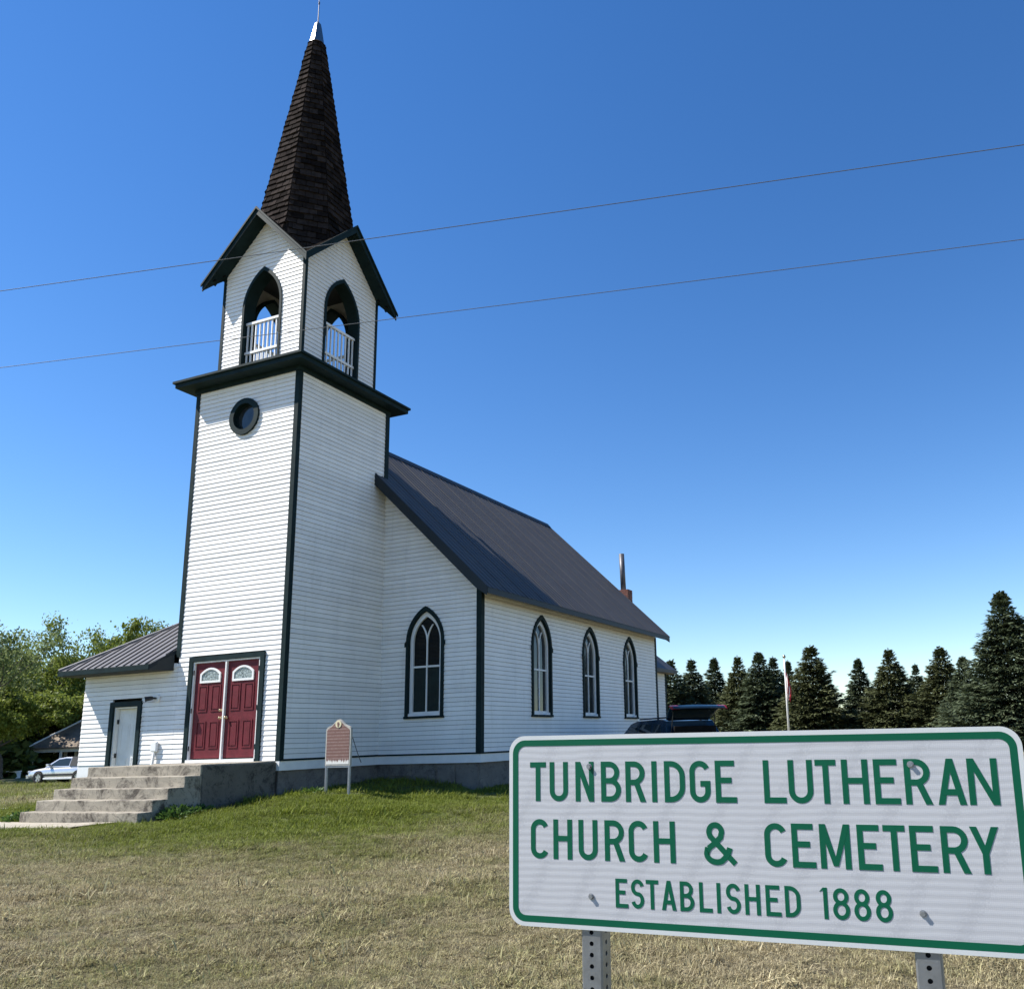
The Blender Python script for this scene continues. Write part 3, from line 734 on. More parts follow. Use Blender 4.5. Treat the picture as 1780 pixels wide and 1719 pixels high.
# ------------------------------------------------------------------ chancel behind the nave
CX, CY1 = 2.02, 17.4
ch = bx('chancel', 'dark_core', church, ((2*AX-CX+.1, D+NL-.1, -1.2), (CX-.08, CY1-.08, 2.6)))
Fc = frame((CX, D+NL, 0), (0, 1, 0), (1, 0, 0)); cj = MB()
courses(Fc, None, .0, 2.6, lambda v: 0, lambda v: CY1-D-NL-.05, joined=cj); tag(cj.build('siding', 'white_siding', ch), kind='stuff')
corner_board(ch, CX, CY1, 1, 1, -.2, 2.6, .11)
bx('skirting', 'white_paint', ch, ((2*AX-CX, D+NL, -1.2), (CX-.002, CY1-.06, -.0)))
m = MB(); ex, ey, ez = CX+.36, CY1+.36, 2.72
cxl = 2*AX-ex; pk = .95
m.add([(cxl, D+NL-.05, ez), (ex, D+NL-.05, ez), (ex, ey, ez), (cxl, ey, ez), (AX, D+NL-.05, ez+(ex-AX)*pk), (AX, ey-(ex-AX)*.8, ez+(ex-AX)*pk),
       (cxl, D+NL-.05, ez-.12), (ex, D+NL-.05, ez-.12), (ex, ey, ez-.12), (cxl, ey, ez-.12)],
      [(1, 2, 5, 4), (0, 4, 5, 3), (2, 3, 5), (0, 1, 4), (1, 7, 8, 2), (2, 8, 9, 3), (0, 3, 9, 6), (6, 9, 8, 7), (0, 6, 7, 1)])
m.build('chancel_roof', 'metal_roof', ch)
# chimney with stove pipe, bricks laid one by one
cpx, cpy = 1.30, 15.35
chim = bx('chimney', 'mortar', church, ((cpx-.20, cpy-.20, 2.6), (cpx+.20, cpy+.20, 5.62)))
for r in range(13):
    z = 4.68+r*.075
    for s_ in range(4):
        for i in range(2):
            ang = s_*math.pi/2; u0 = -.205+i*.205+( .0 if r % 2 else -.0); u1 = u0+.20
            Fk = frame((cpx+.2*math.cos(ang), cpy+.2*math.sin(ang), 0), (-math.sin(ang), math.cos(ang), 0), (math.cos(ang), math.sin(ang), 0))
            if r % 2: u0, u1 = (-.205, -.06) if i == 0 else (-.05, .205)
            MB().prism(Fk, [(u0, z), (u1, z), (u1, z+.064), (u0, z+.064)], -.01, .008+random.uniform(0, .004)).build('brick', 'brick', chim)
bx('flashing', 'bright_metal', chim, ((cpx-.34, cpy-.24, 5.0), (cpx-.212, cpy-.215, 5.5)))
MB().tube([(cpx-.06, cpy, 5.6), (cpx-.10, cpy, 7.05)], .10, 14).build('pipe', 'stove_pipe', chim, True)

# ------------------------------------------------------------------ side entry (annex) left of the tower
AX0 = -6.05
ann = bx('annex', 'dark_core', church, ((AX0+CORE, CORE+.16, -1.1), (-W-.0, D+.05, 2.15)))
DA0, DA1, DAT = -5.10, -4.09, 1.39
courses(Ff, ann, .0, 2.16, lambda v: AX0+.0, lambda v: -W+.055, [rect_hole(DA0+.03, DA1-.03, -1, DAT-.03)])
la = MB(); courses(frame((AX0, D, 0), (0, -1, 0), (-1, 0, 0)), None, .0, 2.16, lambda v: 0, lambda v: D-.02, joined=la); tag(la.build('siding', 'white_siding', ann), kind='stuff')
bx('skirting', 'white_paint', ann, ((AX0-.005, .0, -1.15), (DA0+.02, .09, -.004)), ((DA1-.02, .0, -1.15), (-W, .09, -.004)), ((AX0-.005, .09, -1.15), (AX0+.09, D, -.004)))
bx('frieze_board', 'white_paint', ann, ((AX0-.01, -.03, 2.06), (-W+.0, .02, 2.17)))
ae, az_, asl = -.50, 2.135, .67        # eave depth, eave height, slope
axl = AX0-.22
rt = -3.34
ar = MB()
hip_s = -W-axl; t = .10
def az(x, y): return az_+asl*min(y-ae, x-axl)
P = [(axl, ae), (rt, ae), (-W-.06, .0), (-W-.06, ae+hip_s), (-W-.06, D-.02), (axl, D-.02)]
top = [(x, y, az(x, y)) for x, y in P]; bot = [(x, y, z-t) for x, y, z in top]
ar.add(top+bot, [(0, 1, 2, 3), (0, 3, 4, 5), (6, 9, 8, 7), (6, 11, 10, 9), (0, 6, 7, 1), (1, 7, 8, 2), (5, 11, 6, 0), (2, 8, 9, 3), (3, 9, 10, 4), (4, 10, 11, 5)])
aroof = ar.build('annex_roof', 'metal_dark', church)
# standing-seam panels on the front slope; each runs from the eave up to the hip or the tower
x = axl+.02; PWA = .232
while x < -W-.1:
    x1 = min(x+PWA, -W-.075)
    def yt(xx): return min(ae+(xx-axl), ae+hip_s)-.02
    def yb_(xx): return ae-.03 if xx <= rt else ae-.03+(xx-rt)/(-W-.06-rt)*(.5)
    m = MB(); pts = []
    nn = .006
    for yy_, xx in ((yb_(x), x), (yb_(x1), x1), (yt(x1), x1), (yt(x), x)): pts.append((xx, yy_, az_+asl*(yy_-ae)+nn))
    m.add(pts, [(0, 1, 2, 3)])
    h = .034
    for a, b in ((x, x+.020),):
        q0 = [(a, yb_(a)), (b, yb_(b)), (b, yt(b)), (a, yt(a))]
        vs = [(xx, yy_, az_+asl*(yy_-ae)+nn) for xx, yy_ in q0]+[(xx, yy_, az_+asl*(yy_-ae)+nn+h) for xx, yy_ in q0]
        m.add(vs, BOXF)
    m.build('roof_panel', 'annex_metal', aroof, fix=False); x = x1
x = D-.03; m = MB()
yy = ae+.02
while yy < D-.1:
    y1 = min(yy+PWA, D-.03); xt = min(axl+(yy-ae), -W-.06); xt1 = min(axl+(y1-ae), -W-.06)
    m.add([(axl-.03, yy, az_-.02+.006), (axl-.03, y1, az_-.02+.006), (xt1, y1, az_+asl*(xt1-axl)+.006), (xt, yy, az_+asl*(xt-axl)+.006)], [(0, 1, 2, 3)])
    m.add([(axl-.03, yy, az_-.014), (axl-.03, yy+.02, az_-.014), (xt, yy+.02, az_+asl*(xt-axl)+.006), (xt, yy, az_+asl*(xt-axl)+.006), (axl-.03, yy, az_+.02), (axl-.03, yy+.02, az_+.02), (xt, yy+.02, az_+asl*(xt-axl)+.04), (xt, yy, az_+asl*(xt-axl)+.04)], BOXF); yy = y1
tag(m.build('left_panels', 'annex_metal', aroof, fix=False), kind='stuff')
MB().tube([(axl-.01, ae-.01, az_+.01), (-W-.07, ae+hip_s, az_+asl*hip_s+.02)], .045, 6).build('hip_cap', 'annex_metal', aroof)
bx('fascia', 'dark_trim', aroof, ((axl+.0, ae-.028, az_-.115), (rt, ae-.002, az_+.0)), ((axl-.028, ae-.028, az_-.115), (axl-.002, D-.02, az_+.0)))
m = MB(); sp_ = [(axl+.002, ae), (rt-.004, ae), (-W-.06, -.032), (axl+.002, -.032)]
m.v = [(x_, y_, az_-.125) for x_, y_ in sp_]+[(x_, y_, az_-.105) for x_, y_ in sp_]; m.f = BOXF; m.build('soffit', 'dark_core', aroof)
m = MB(); m.v = [(rt-.003, ae+.002, az_-.12), (-W-.062, -.03, az_-.12), (-W-.062, -.03, az_+asl*(.47)-.08), (rt-.003, ae+.002, az_-.02)]; m.v += [(x_-.02, y_, z_) for x_, y_, z_ in m.v]; m.f = BOXF; m.build('eave_end', 'dark_core', aroof)
# side door, standing a little open inward
sdf = bx('side_door_frame', 'dark_trim', church, ((DA0, -.045, -1.0), (DA0+.115, .06, DAT)), ((DA1-.115, -.045, -1.0), (DA1, .06, DAT)), ((DA0+.115, -.045, DAT-.115), (DA1-.115, .06, DAT)))
bx('jamb', 'white_paint', sdf, ((DA0+.117, .0, -1.0), (DA0+.155, .25, DAT-.117)), ((DA1-.15, .0, -1.0), (DA1-.117, .25, DAT-.117)), ((DA0+.155, .0, DAT-.15), (DA1-.15, .25, DAT-.117)))
sdo = MB(); h0 = Vector((DA0+.165, .10, 0)); e0 = Vector((DA1-.16, .215, 0)); dd = (e0-h0).normalized(); Fsd = frame(h0, dd, (dd.y, -dd.x, 0)); wd_ = (e0-h0).length
sdo.prism(Fsd, [(0, -.68), (wd_, -.68), (wd_, 1.235), (0, 1.235)], -.04, 0); sdo = sdo.build('side_door', 'white_paint', church); tag(sdo, 'white panelled side door standing slightly ajar')
for cu in (.27, .73):
    for v0, v1 in ((.98, 1.15), (.30, .90), (-.50, .15)):
        sh = lambda e: [(wd_*cu-.12+e, v0+e), (wd_*cu+.12-e, v0+e), (wd_*cu+.12-e, v1-e), (wd_*cu-.12+e, v1-e)]
        m = MB(); m.ring(Fsd, sh(0), sh(.022), -.004, .008); m.prism(Fsd, sh(.045), -.004, .006); m.build('panel', 'white_paint', sdo)
for hz in (.95, .20): bx('hinge', 'black_plastic', sdo, ((DA0+.156, .05, hz-.05), (DA0+.172, .09, hz+.05)))
# spot lamp on the annex wall
wl = empty('wall_lamp', (-3.62, -.03, 1.42), 'black floodlight on a round white base between the two doorways', 'lamp')
MB().prism(Ff, circ(-3.62, 1.42, .085, 16), .012, .045).build('base_plate', 'white_paint', wl)
MB().tube([(-3.62, -.04, 1.42), (-3.66, -.09, 1.425), (-3.69, -.12, 1.42)], .02, 8).build('arm', 'black_plastic', wl, True)
MB().tube([(-3.67, -.09, 1.428), (-3.70, -.13, 1.42), (-3.745, -.19, 1.405), (-3.765, -.215, 1.398)], [.035, .048, .052, .062], 12).build('lamp_head', 'black_plastic', wl, True)
# pale box on a post leaning against the annex wall
up = empty('utility_pedestal', (-3.56, -.20, -.95), 'pale box on a post leaning on the wall below the floodlight', 'post')
MB().add([(-3.575, -.19, -1.05), (-3.525, -.19, -1.05), (-3.525, -.24, -1.05), (-3.575, -.24, -1.05), (-3.575, -.02, .30), (-3.525, -.02, .30), (-3.525, -.07, .30), (-3.575, -.07, .30)], BOXF).build('post', 'white_paint', up)
bx('box', 'white_paint', up, ((-3.645, -.085, .25), (-3.455, -.018, .48)), bev=.028, seg=3)

# ------------------------------------------------------------------ foreground road sign
SGC = Vector((12.9327, -11.6529, .0074))
sR = Vector((.99946981, .03038512, -.01169816)); sU = Vector((.01218955, -.01603739, .99979709)); sN = Vector((.03019135, -.9994096, -.01639926))
def G(u, v, d=0.0): return tuple(SGC+sR*u+sU*v+sN*d)
sg = empty('church_sign', tuple(SGC-Vector((0, 0, 1.28))), 'white road sign with green border and lettering in the foreground on two posts', 'sign')
def rrect(w, h, r, n=8):
    pts = []
    for cx_, cy_, a0 in ((w-r, h-r, 0), (-w+r, h-r, 90), (-w+r, -h+r, 180), (w-r, -h+r, 270)):
        for i in range(n+1): a = R_(a0+90*i/n); pts.append((cx_+r*math.cos(a), cy_+r*math.sin(a)))
    return pts
HW, HH = .6035, .2286
MB().prism(G, rrect(HW, HH, .042), -.003, 0).build('panel', 'sign_film', sg)
MB().ring(G, rrect(HW-.0002, HH-.0002, .042), rrect(HW-.0105, HH-.0105, .034), .0001, .0005).build('edge_band', 'sign_edge', sg)
MB().ring(G, rrect(HW-.0105, HH-.0105, .034), rrect(HW-.0255, HH-.0255, .021), .0002, .0007).build('border', 'sign_green', sg)

# lettering, drawn as strokes: every glyph is a list of strokes in a unit-high box of width w
def arc(cx_, cy_, rx, ry, a0, a1, n=14):
    return [(cx_+rx*math.cos(R_(a0+(a1-a0)*i/n)), cy_+ry*math.sin(R_(a0+(a1-a0)*i/n))) for i in range(n+1)]
def glyph(ch, w, s):
    h = s/2; L_, Rr = h, w-h; T, B = 1-h, h
    if ch == 'T': return [[(0, T), (w, T)], [(w/2, 0), (w/2, 1)]]
    if ch == 'I': return [[(w/2, 0), (w/2, 1)]]
    if ch == 'L': return [[(L_, 0), (L_, 1)], [(0, B), (w, B)]]
    if ch == 'E': return [[(L_, 0), (L_, 1)], [(0, T), (w*.93, T)], [(0, .53), (w*.78, .53)], [(0, B), (w, B)]]
    if ch == 'H': return [[(L_, 0), (L_, 1)], [(Rr, 0), (Rr, 1)], [(L_, .52), (Rr, .52)]]
    if ch == 'N': return [[(L_, 0), (L_, 1)], [(Rr, 0), (Rr, 1)], 'D', ((0, 1), (s*1.05, 1), (w, 0), (w-s*1.05, 0))]
    if ch == 'M': return [[(L_, 0), (L_, 1)], [(Rr, 0), (Rr, 1)], 'D', ((0, 1), (s*1.05, 1), (w/2+s*.42, .06), (w/2-s*.42, .06)), 'D', ((w-s*1.05, 1), (w, 1), (w/2+s*.42, .06), (w/2-s*.42, .06))]
    if ch == 'A': return ['D', ((0, 0), (s*1.05, 0), (w/2+s*.5, 1), (w/2-s*.5, 1)), 'D', ((w-s*1.05, 0), (w, 0), (w/2+s*.5, 1), (w/2-s*.5, 1)), [(w*.2, .27), (w*.8, .27)]]
    if ch == 'Y': return ['D', ((0, 1), (s*1.08, 1), (w/2+s*.5, .42), (w/2-s*.5, .42)), 'D', ((w-s*1.08, 1), (w, 1), (w/2+s*.5, .42), (w/2-s*.5, .42)), [(w/2, 0), (w/2, .46)]]
    r = w/2-h
    if ch == 'U': return [[(L_, 1)] + [(L_, B+r)] + arc(w/2, B+r, r, r, 180, 360, 16) + [(Rr, 1)]]
    if ch == 'C': return [arc(w/2, T-r, r, r, 22, 180, 14) + arc(w/2, B+r, r, r, 180, 338, 14)]
    if ch == 'G': return [arc(w/2, T-r, r, r, 22, 180, 14) + arc(w/2, B+r, r, r, 180, 360, 14) + [(Rr, .45)], [(w*.52, .45), (w-.001, .45)]]
    if ch == 'D':
        q = min(r*1.5, .36); return [[(L_, 0), (L_, 1)], [(0, T), (w-h-q, T)] + arc(w-h-q, T-q, q, q, 88, 0, 10) + arc(w-h-q, B+q, q, q, 0, -88, 10) + [(w-h-q, B), (0, B)]]
    if ch == 'B':
        m_ = .52; q1 = (T-m_)/2; q2 = (m_-B)/2
        return [[(L_, 0), (L_, 1)], [(0, T), (w*.93-h-q1, T)] + arc(w*.93-h-q1, T-q1, q1, q1, 88, -88, 12) + [(w*.93-h-q1, m_), (0, m_)], [(0, m_), (w-h-q2, m_)] + arc(w-h-q2, B+q2, q2, q2, 88, -88, 12) + [(w-h-q2, B), (0, B)]]
    if ch == 'R':
        m_ = .48; q1 = (T-m_)/2
        return [[(L_, 0), (L_, 1)], [(0, T), (w*.96-h-q1, T)] + arc(w*.96-h-q1, T-q1, q1, q1, 88, -88, 12) + [(w*.96-h-q1, m_), (0, m_)], 'D', ((w*.40, m_), (w*.40+s*1.1, m_), (w, 0), (w-s*1.12, 0))]
    if ch == 'S':
        ry = (1-s)/4; rx = w/2-h
        return [arc(w/2, 1-h-ry, rx, ry, 15, 180, 12) + arc(w/2, 1-h-ry, rx, ry, 180, 250, 5)[1:] + arc(w/2, h+ry, rx, ry, 70, 0, 5) + arc(w/2, h+ry, rx, ry, 0, -165, 12)[1:]]
    if ch == '8':
        m_ = .53; ry1 = (T-m_)/2; ry2 = (m_-B)/2
        return [arc(w/2, T-ry1, w*.46-h, ry1, 0, 360, 24), arc(w/2, B+ry2, w/2-h, ry2, 0, 360, 24)]
    if ch == '1': return [[(w-h, 0), (w-h, 1)], 'D', ((0, .87), (w-h, .93), (w-h, 1), (w*.45, 1))]
    if ch == '&':
        c1 = w*.38
        return [[(w*.98, .03), (c1-w*.165, .66)] + arc(c1, .765, w*.20, .235-h, 205, 90, 9), arc(c1, .765, w*.20, .235-h, 92, 0, 9) + [(c1+w*.16, .64), (c1-.02, .50), (w*.15, .38)] ,
                [(w*.16, .385), (w*.105, .30)] + arc(w*.40, .255, w*.315, .255-h*.9, 165, 300, 14) + [(w*.66, .16), (w*.78, .30), (w*.82, .40)]]
    return []
def letter(ch, u0, u1, v0, v1, stroke):
    H = v1-v0; w = (u1-u0)/H; s = stroke/H; m = MB(); lv = [0]
    def dep(): lv[0] += 1; return .0006+.00008*lv[0]
    gl = glyph(ch, w, s); i = 0
    while i < len(gl):
        st = gl[i]
        if st == 'D':
            i += 1; m.prism(G, [(u0+x*H, v0+y*H) for x, y in gl[i]], .0001, dep())
        else:
            closed = math.hypot(st[0][0]-st[-1][0], st[0][1]-st[-1][1]) < 1e-4 and len(st) > 8
            pts = [Vector((x, y)) for x, y in st]
            if closed: pts = pts[:-1]
            out = []; n_ = len(pts)
            cl = [pts[0]]
            for p_ in pts[1:]:
                if (p_-cl[-1]).length > 1e-4: cl.append(p_)
            pts = cl; n_ = len(pts); A_, B_ = [], []
            for k in range(n_):
                pa = pts[(k-1) % n_] if (closed or k > 0) else pts[k]; pb = pts[(k+1) % n_] if (closed or k < n_-1) else pts[k]
                d1 = (pts[k]-pa); d2 = (pb-pts[k])
                if d1.length < 1e-6: d1 = d2
                if d2.length < 1e-6: d2 = d1
                d1 = d1.normalized(); d2 = d2.normalized(); n1 = Vector((-d1.y, d1.x)); n2 = Vector((-d2.y, d2.x)); b_ = (n1+n2)
                b_ = b_.normalized() if b_.length > 1e-6 else n1
                ln = (s/2)/max(.5, b_.dot(n1))
                A_.append(pts[k]+b_*ln); B_.append(pts[k]-b_*ln)
            m.ring(G, [(u0+p_.x*H, v0+p_.y*H) for p_ in A_], [(u0+p_.x*H, v0+p_.y*H) for p_ in B_], .0001, dep(), closed=closed)
        i += 1
    m.build('letter', 'sign_green', sg)
ROW1 = [('T',-543.8,-499.5),('U',-488.8,-438.7),('N',-417.7,-368.3),('B',-349,-297),('R',-284.4,-232.7),('I',-217,-204.1),('D',-185,-133.8),('G',-121.9,-71.8),('E',-59.4,-9.6),('L',54.5,105),('U',111.5,166.3),('T',172.6,218.5),('H',230.6,287.2),('E',299.4,352.1),('R',363,417.8),('A',428.5,485),('N',491,549.9)]
ROW2 = [('C',-542.2,-493.2),('H',-479.9,-428.9),('U',-411.6,-361.2),('R',-342.3,-290.2),('C',-279.9,-230.1),('H',-216.9,-163),('&',-93.6,-18.5),('C',49.3,100.2),('E',110.9,162.4),('M',172.8,238.6),('E',253.9,303.7),('T',308.9,354.2),('E',363.6,415.5),('R',426.1,481),('Y',483.8,539.9)]
ROW3 = [('E',-316.8,-285.2),('S',-277.1,-244.7),('T',-239.6,-208.8),('A',-200.9,-165.5),('B',-155.8,-122),('L',-109.4,-78.9),('I',-67.6,-59.3),('S',-45.8,-12.6),('H',-2.4,32.5),('E',45.2,78.7),('D',88.3,122.4),('1',164.9,181.5),('8',192.4,228.2),('8',237.3,271.9),('8',282.4,317.1)]
for row, v0, v1, st in ((ROW1, .0685, .1635, .0128), (ROW2, -.0690, .0250, .0128), (ROW3, -.1735, -.1085, .0088)):
    for ch, a, b in row: letter(ch, a/1000, b/1000, v0, v1, st)
def hexa(c, v, r): return [(c+r*math.cos(i*math.pi/3), v+r*math.sin(i*math.pi/3)) for i in range(6)]
for u in (-.380, .378):
    for v in (.152, -.152):
        m = MB(); m.prism(G, circ(u, v, .0072, 18), .0008, .0018); m.prism(G, hexa(u, v, .0054), .0018, .0062); m.build('bolt', 'galvanised', sg)
# perforated square posts: real holes down the near and right faces
def sign_post(u):
    w = .0535/2; d0, d1 = -.003-.0015, -.003-.0015-2*w
    base = gz(*G(u, -.2)[:2])-.1; vb = base-SGC.z; vt = .21
    m = MB(); pitch = .0254; hr = .0056; n_ = 10
    # near face (d0) and right face built as strips of cells with round holes
    def cellface(P, uo, length, top):
        k = 0; v = top
        while v-pitch > vb:
            vc = v-pitch/2; sq = []
            q = hr*1.0
            ring = [(q*math.cos(2*math.pi*i/n_+math.pi/4), q*math.sin(2*math.pi*i/n_+math.pi/4)) for i in range(n_)]
            outer = []
            for i in range(n_):
                a = 2*math.pi*i/n_+math.pi/4; c_, s_ = math.cos(a), math.sin(a); kx = length/abs(c_) if abs(c_) > 1e-9 else 1e9; ky = (pitch/2)/abs(s_) if abs(s_) > 1e-9 else 1e9; kk = min(kx, ky); outer.append((c_*kk, s_*kk))
            b0 = len(m.v)
            for x_, y_ in outer: m.v.append(P(uo+x_, vc+y_, 0))
            for x_, y_ in ring: m.v.append(P(uo+x_, vc+y_, 0))
            for x_, y_ in ring: m.v.append(P(uo+x_, vc+y_, -.003))
            for i in range(n_):
                j = (i+1) % n_; m.f.append((b0+i, b0+j, b0+n_+j, b0+n_+i)); m.f.append((b0+n_+i, b0+n_+j, b0+2*n_+j, b0+2*n_+i))
            # corner fillers of the cell
            for (cx_, cy_) in ((length, pitch/2), (-length, pitch/2), (-length, -pitch/2), (length, -pitch/2)):
                near_ = sorted(range(n_), key=lambda i: (outer[i][0]-cx_)**2+(outer[i][1]-cy_)**2)[:2]
                b1 = len(m.v); m.v.append(P(uo+cx_, vc+cy_, 0)); m.f.append((b1, b0+near_[0], b0+near_[1]))
            v -= pitch
        return v
    Pn = lambda a, b, c: G(a, b, d0+c)
    Pr = lambda a, b, c: G(u+w+c, b, a)
    Pl = lambda a, b, c: G(u-w-c, b, a)
    cellface(Pn, u, w-.004, vt); cellface(Pr, (d0+d1)/2, w-.004, vt)
    # corner strips, back and left
    for (a, b, c, d) in ((u-w, d0, u-w+.004, d0), ):
        pass
    def strip(p0, p1): 
        b0 = len(m.v)
        for (uu, dd_) in (p0, p1):
            for vv in (vt, vb): m.v.append(G(uu, vv, dd_))
        m.f.append((b0, b0+1, b0+3, b0+2))
    ch_ = .004
    strip((u-w+ch_, d0), (u-w, d0-ch_)); strip((u+w-ch_, d0), (u+w, d0-ch_)); strip((u-w, d0-ch_), (u-w, d1)); strip((u-w, d1), (u+w, d1)); strip((u+w, d1), (u+w, d1+ch_))
    p = m.build('post', 'galvanised', sg, fix=False)
    inn = MB(); inn.prism(G, [(u-w+.006, vb), (u+w-.006, vb), (u+w-.006, vt), (u-w+.006, vt)], d0-.007, d1+.007); inn.build('post_core', 'black_hole', p)
sign_post(-.3835); sign_post(.3805)

# ------------------------------------------------------------------ brown marker on the lawn
mkr = empty('historical_marker', (1.50, .02, -.68), 'weathered brown marker board on two legs beside the tower', 'marker')
Fm = frame((1.497, .0, 0), (1, 0, 0), (0, -1, 0))
def marker_outline(e):
    w = .31-e
    pts = [(-w, -.124+e), (-w, .575-e)]
    pts += [(-w+.02, .61-e), (-w+.06, .632-e), (-.16, .665-e), (-.10, .715-e), (-.05, .755-e), (0, .772-e), (.05, .755-e), (.10, .715-e), (.16, .665-e), (w-.06, .632-e), (w-.02, .61-e), (w, .575-e), (w, -.124+e)]
    return pts
MB().prism(Fm, marker_outline(0), -.05, 0).build('board', 'marker_edge', mkr)
MB().prism(Fm, marker_outline(.028), 0, .004).build('face', 'marker_face', mkr)
MB().prism(Fm, [( .075*math.cos(a*math.pi/10), .678+.072*math.sin(a*math.pi/10)) for a in range(20)], .004, .012).build('emblem', 'marker_cream', mkr)
MB().prism(Fm, [(-.02, .625), (.012, .625), (.018, .665), (.03, .675), (.012, .718), (-.012, .722), (-.028, .70), (-.022, .665)], .012, .016).build('emblem_figure', 'marker_face', mkr)
bx('bottom_rail', 'galvanised', mkr, ((1.19, .005, -.162), (1.80, .04, -.124)))
for x_, zb in ((1.215, -.66), (1.785, -.72)): bx('post', 'galvanised', mkr, ((x_-.02, .001, zb-.3), (x_+.02, .042, .5)))
MB().tube([(1.79, .05, .46), (1.87, .17, .05), (1.90, .22, -.08)], .008, 5).build('stay', 'stove_pipe', mkr)

# ------------------------------------------------------------------ walk in front of the steps and path to the side
def ribbon(name, pts, width, zoff, label, cat):
    m = MB(); n_ = len(pts)
    for i, p in enumerate(pts):
        a = Vector(pts[max(i-1, 0)]); b = Vector(pts[min(i+1, n_-1)]); t_ = (b-a).normalized(); nn = Vector((-t_.y, t_.x))
        for sgn in (-1, 1):
            q = Vector(p)+nn*sgn*width/2; z = gz(q.x, q.y)+zoff+random.uniform(-.004, .004); m.v += [(q.x, q.y, z), (q.x, q.y, z-.15)]
    for i in range(n_-1):
        k = i*4; m.f += [(k, k+4, k+6, k+2), (k, k+1, k+5, k+4), (k+2, k+6, k+7, k+3)]
    return tag(m.build(name, 'walk'), label, cat, kind='structure')
ribbon('path', [(-.5-.55*i, -3.50+.012*i*i*.3) for i in range(14)], .78, .035, 'pale concrete walk at the foot of the steps', 'path')
ribbon('path', [(-6.4-.6*i, 1.75-.26*i) for i in range(20)], .55, .03, 'narrow sunlit concrete path left of the steps', 'path')

# ------------------------------------------------------------------ overhead wires
def wire(p0, p1, label):
    p0, p1 = Vector(p0), Vector(p1); d = p1-p0; a, b = p0-d*3.2, p1+d*3.2
    pts = []
    for i in range(61):
        t_ = i/60; p = a.lerp(b, t_); pts.append((p.x, p.y, p.z+.35*((2*t_-1)**2)))
    tag(MB().tube(pts, .0052, 6).build('power_line', 'wire'), label, 'wire', 'overhead wires crossing in front of the church')
zr = 6.4
def onray(px, py):
    d = np.array(at(px, py, 1.0))-CAM; return CAM+d*zr/d[2]
wire(onray(0, 507), onray(1780, 253), 'upper overhead wire crossing the belfry gables')
wire(onray(0, 640), onray(1780, 417), 'lower overhead wire crossing the belfry arches')

# ------------------------------------------------------------------ trees
def tri_mesh(name, V, Fc, rnd, mat):
    me = bpy.data.meshes.new(name); V = np.asarray(V, np.float32).reshape(-1, 3); Fc = np.asarray(Fc, np.int32).reshape(-1, 3)
    me.vertices.add(len(V)); me.vertices.foreach_set('co', V.ravel())
    me.loops.add(Fc.size); me.loops.foreach_set('vertex_index', Fc.ravel())
    me.polygons.add(len(Fc)); me.polygons.foreach_set('loop_start', np.arange(0, Fc.size, 3, dtype=np.int32))
    me.update(calc_edges=True)
    a = me.attributes.new('rnd', 'FLOAT', 'POINT'); a.data.foreach_set('value', np.asarray(rnd, np.float32))
    me.materials.append(M[mat]); return me
def blades(P, Dv, Sv, Ln, Wd, rnd):
    """leaf-shaped pairs of triangles: base P, direction Dv, side Sv"""
    P = np.asarray(P); n = len(P)
    tip = P+Dv*Ln[:, None]; mid = P+Dv*(Ln*.45)[:, None]
    a = mid+Sv*(Wd/2)[:, None]; b = mid-Sv*(Wd/2)[:, None]
    V = np.stack([P, a, tip, b], 1).reshape(-1, 3); i = np.arange(n)*4
    Fc = np.concatenate([np.stack([i, i+1, i+2], 1), np.stack([i, i+2, i+3], 1)]); return V, Fc, np.repeat(rnd, 4)
def unit(a): return a/np.maximum(np.linalg.norm(a, axis=1, keepdims=True), 1e-9)
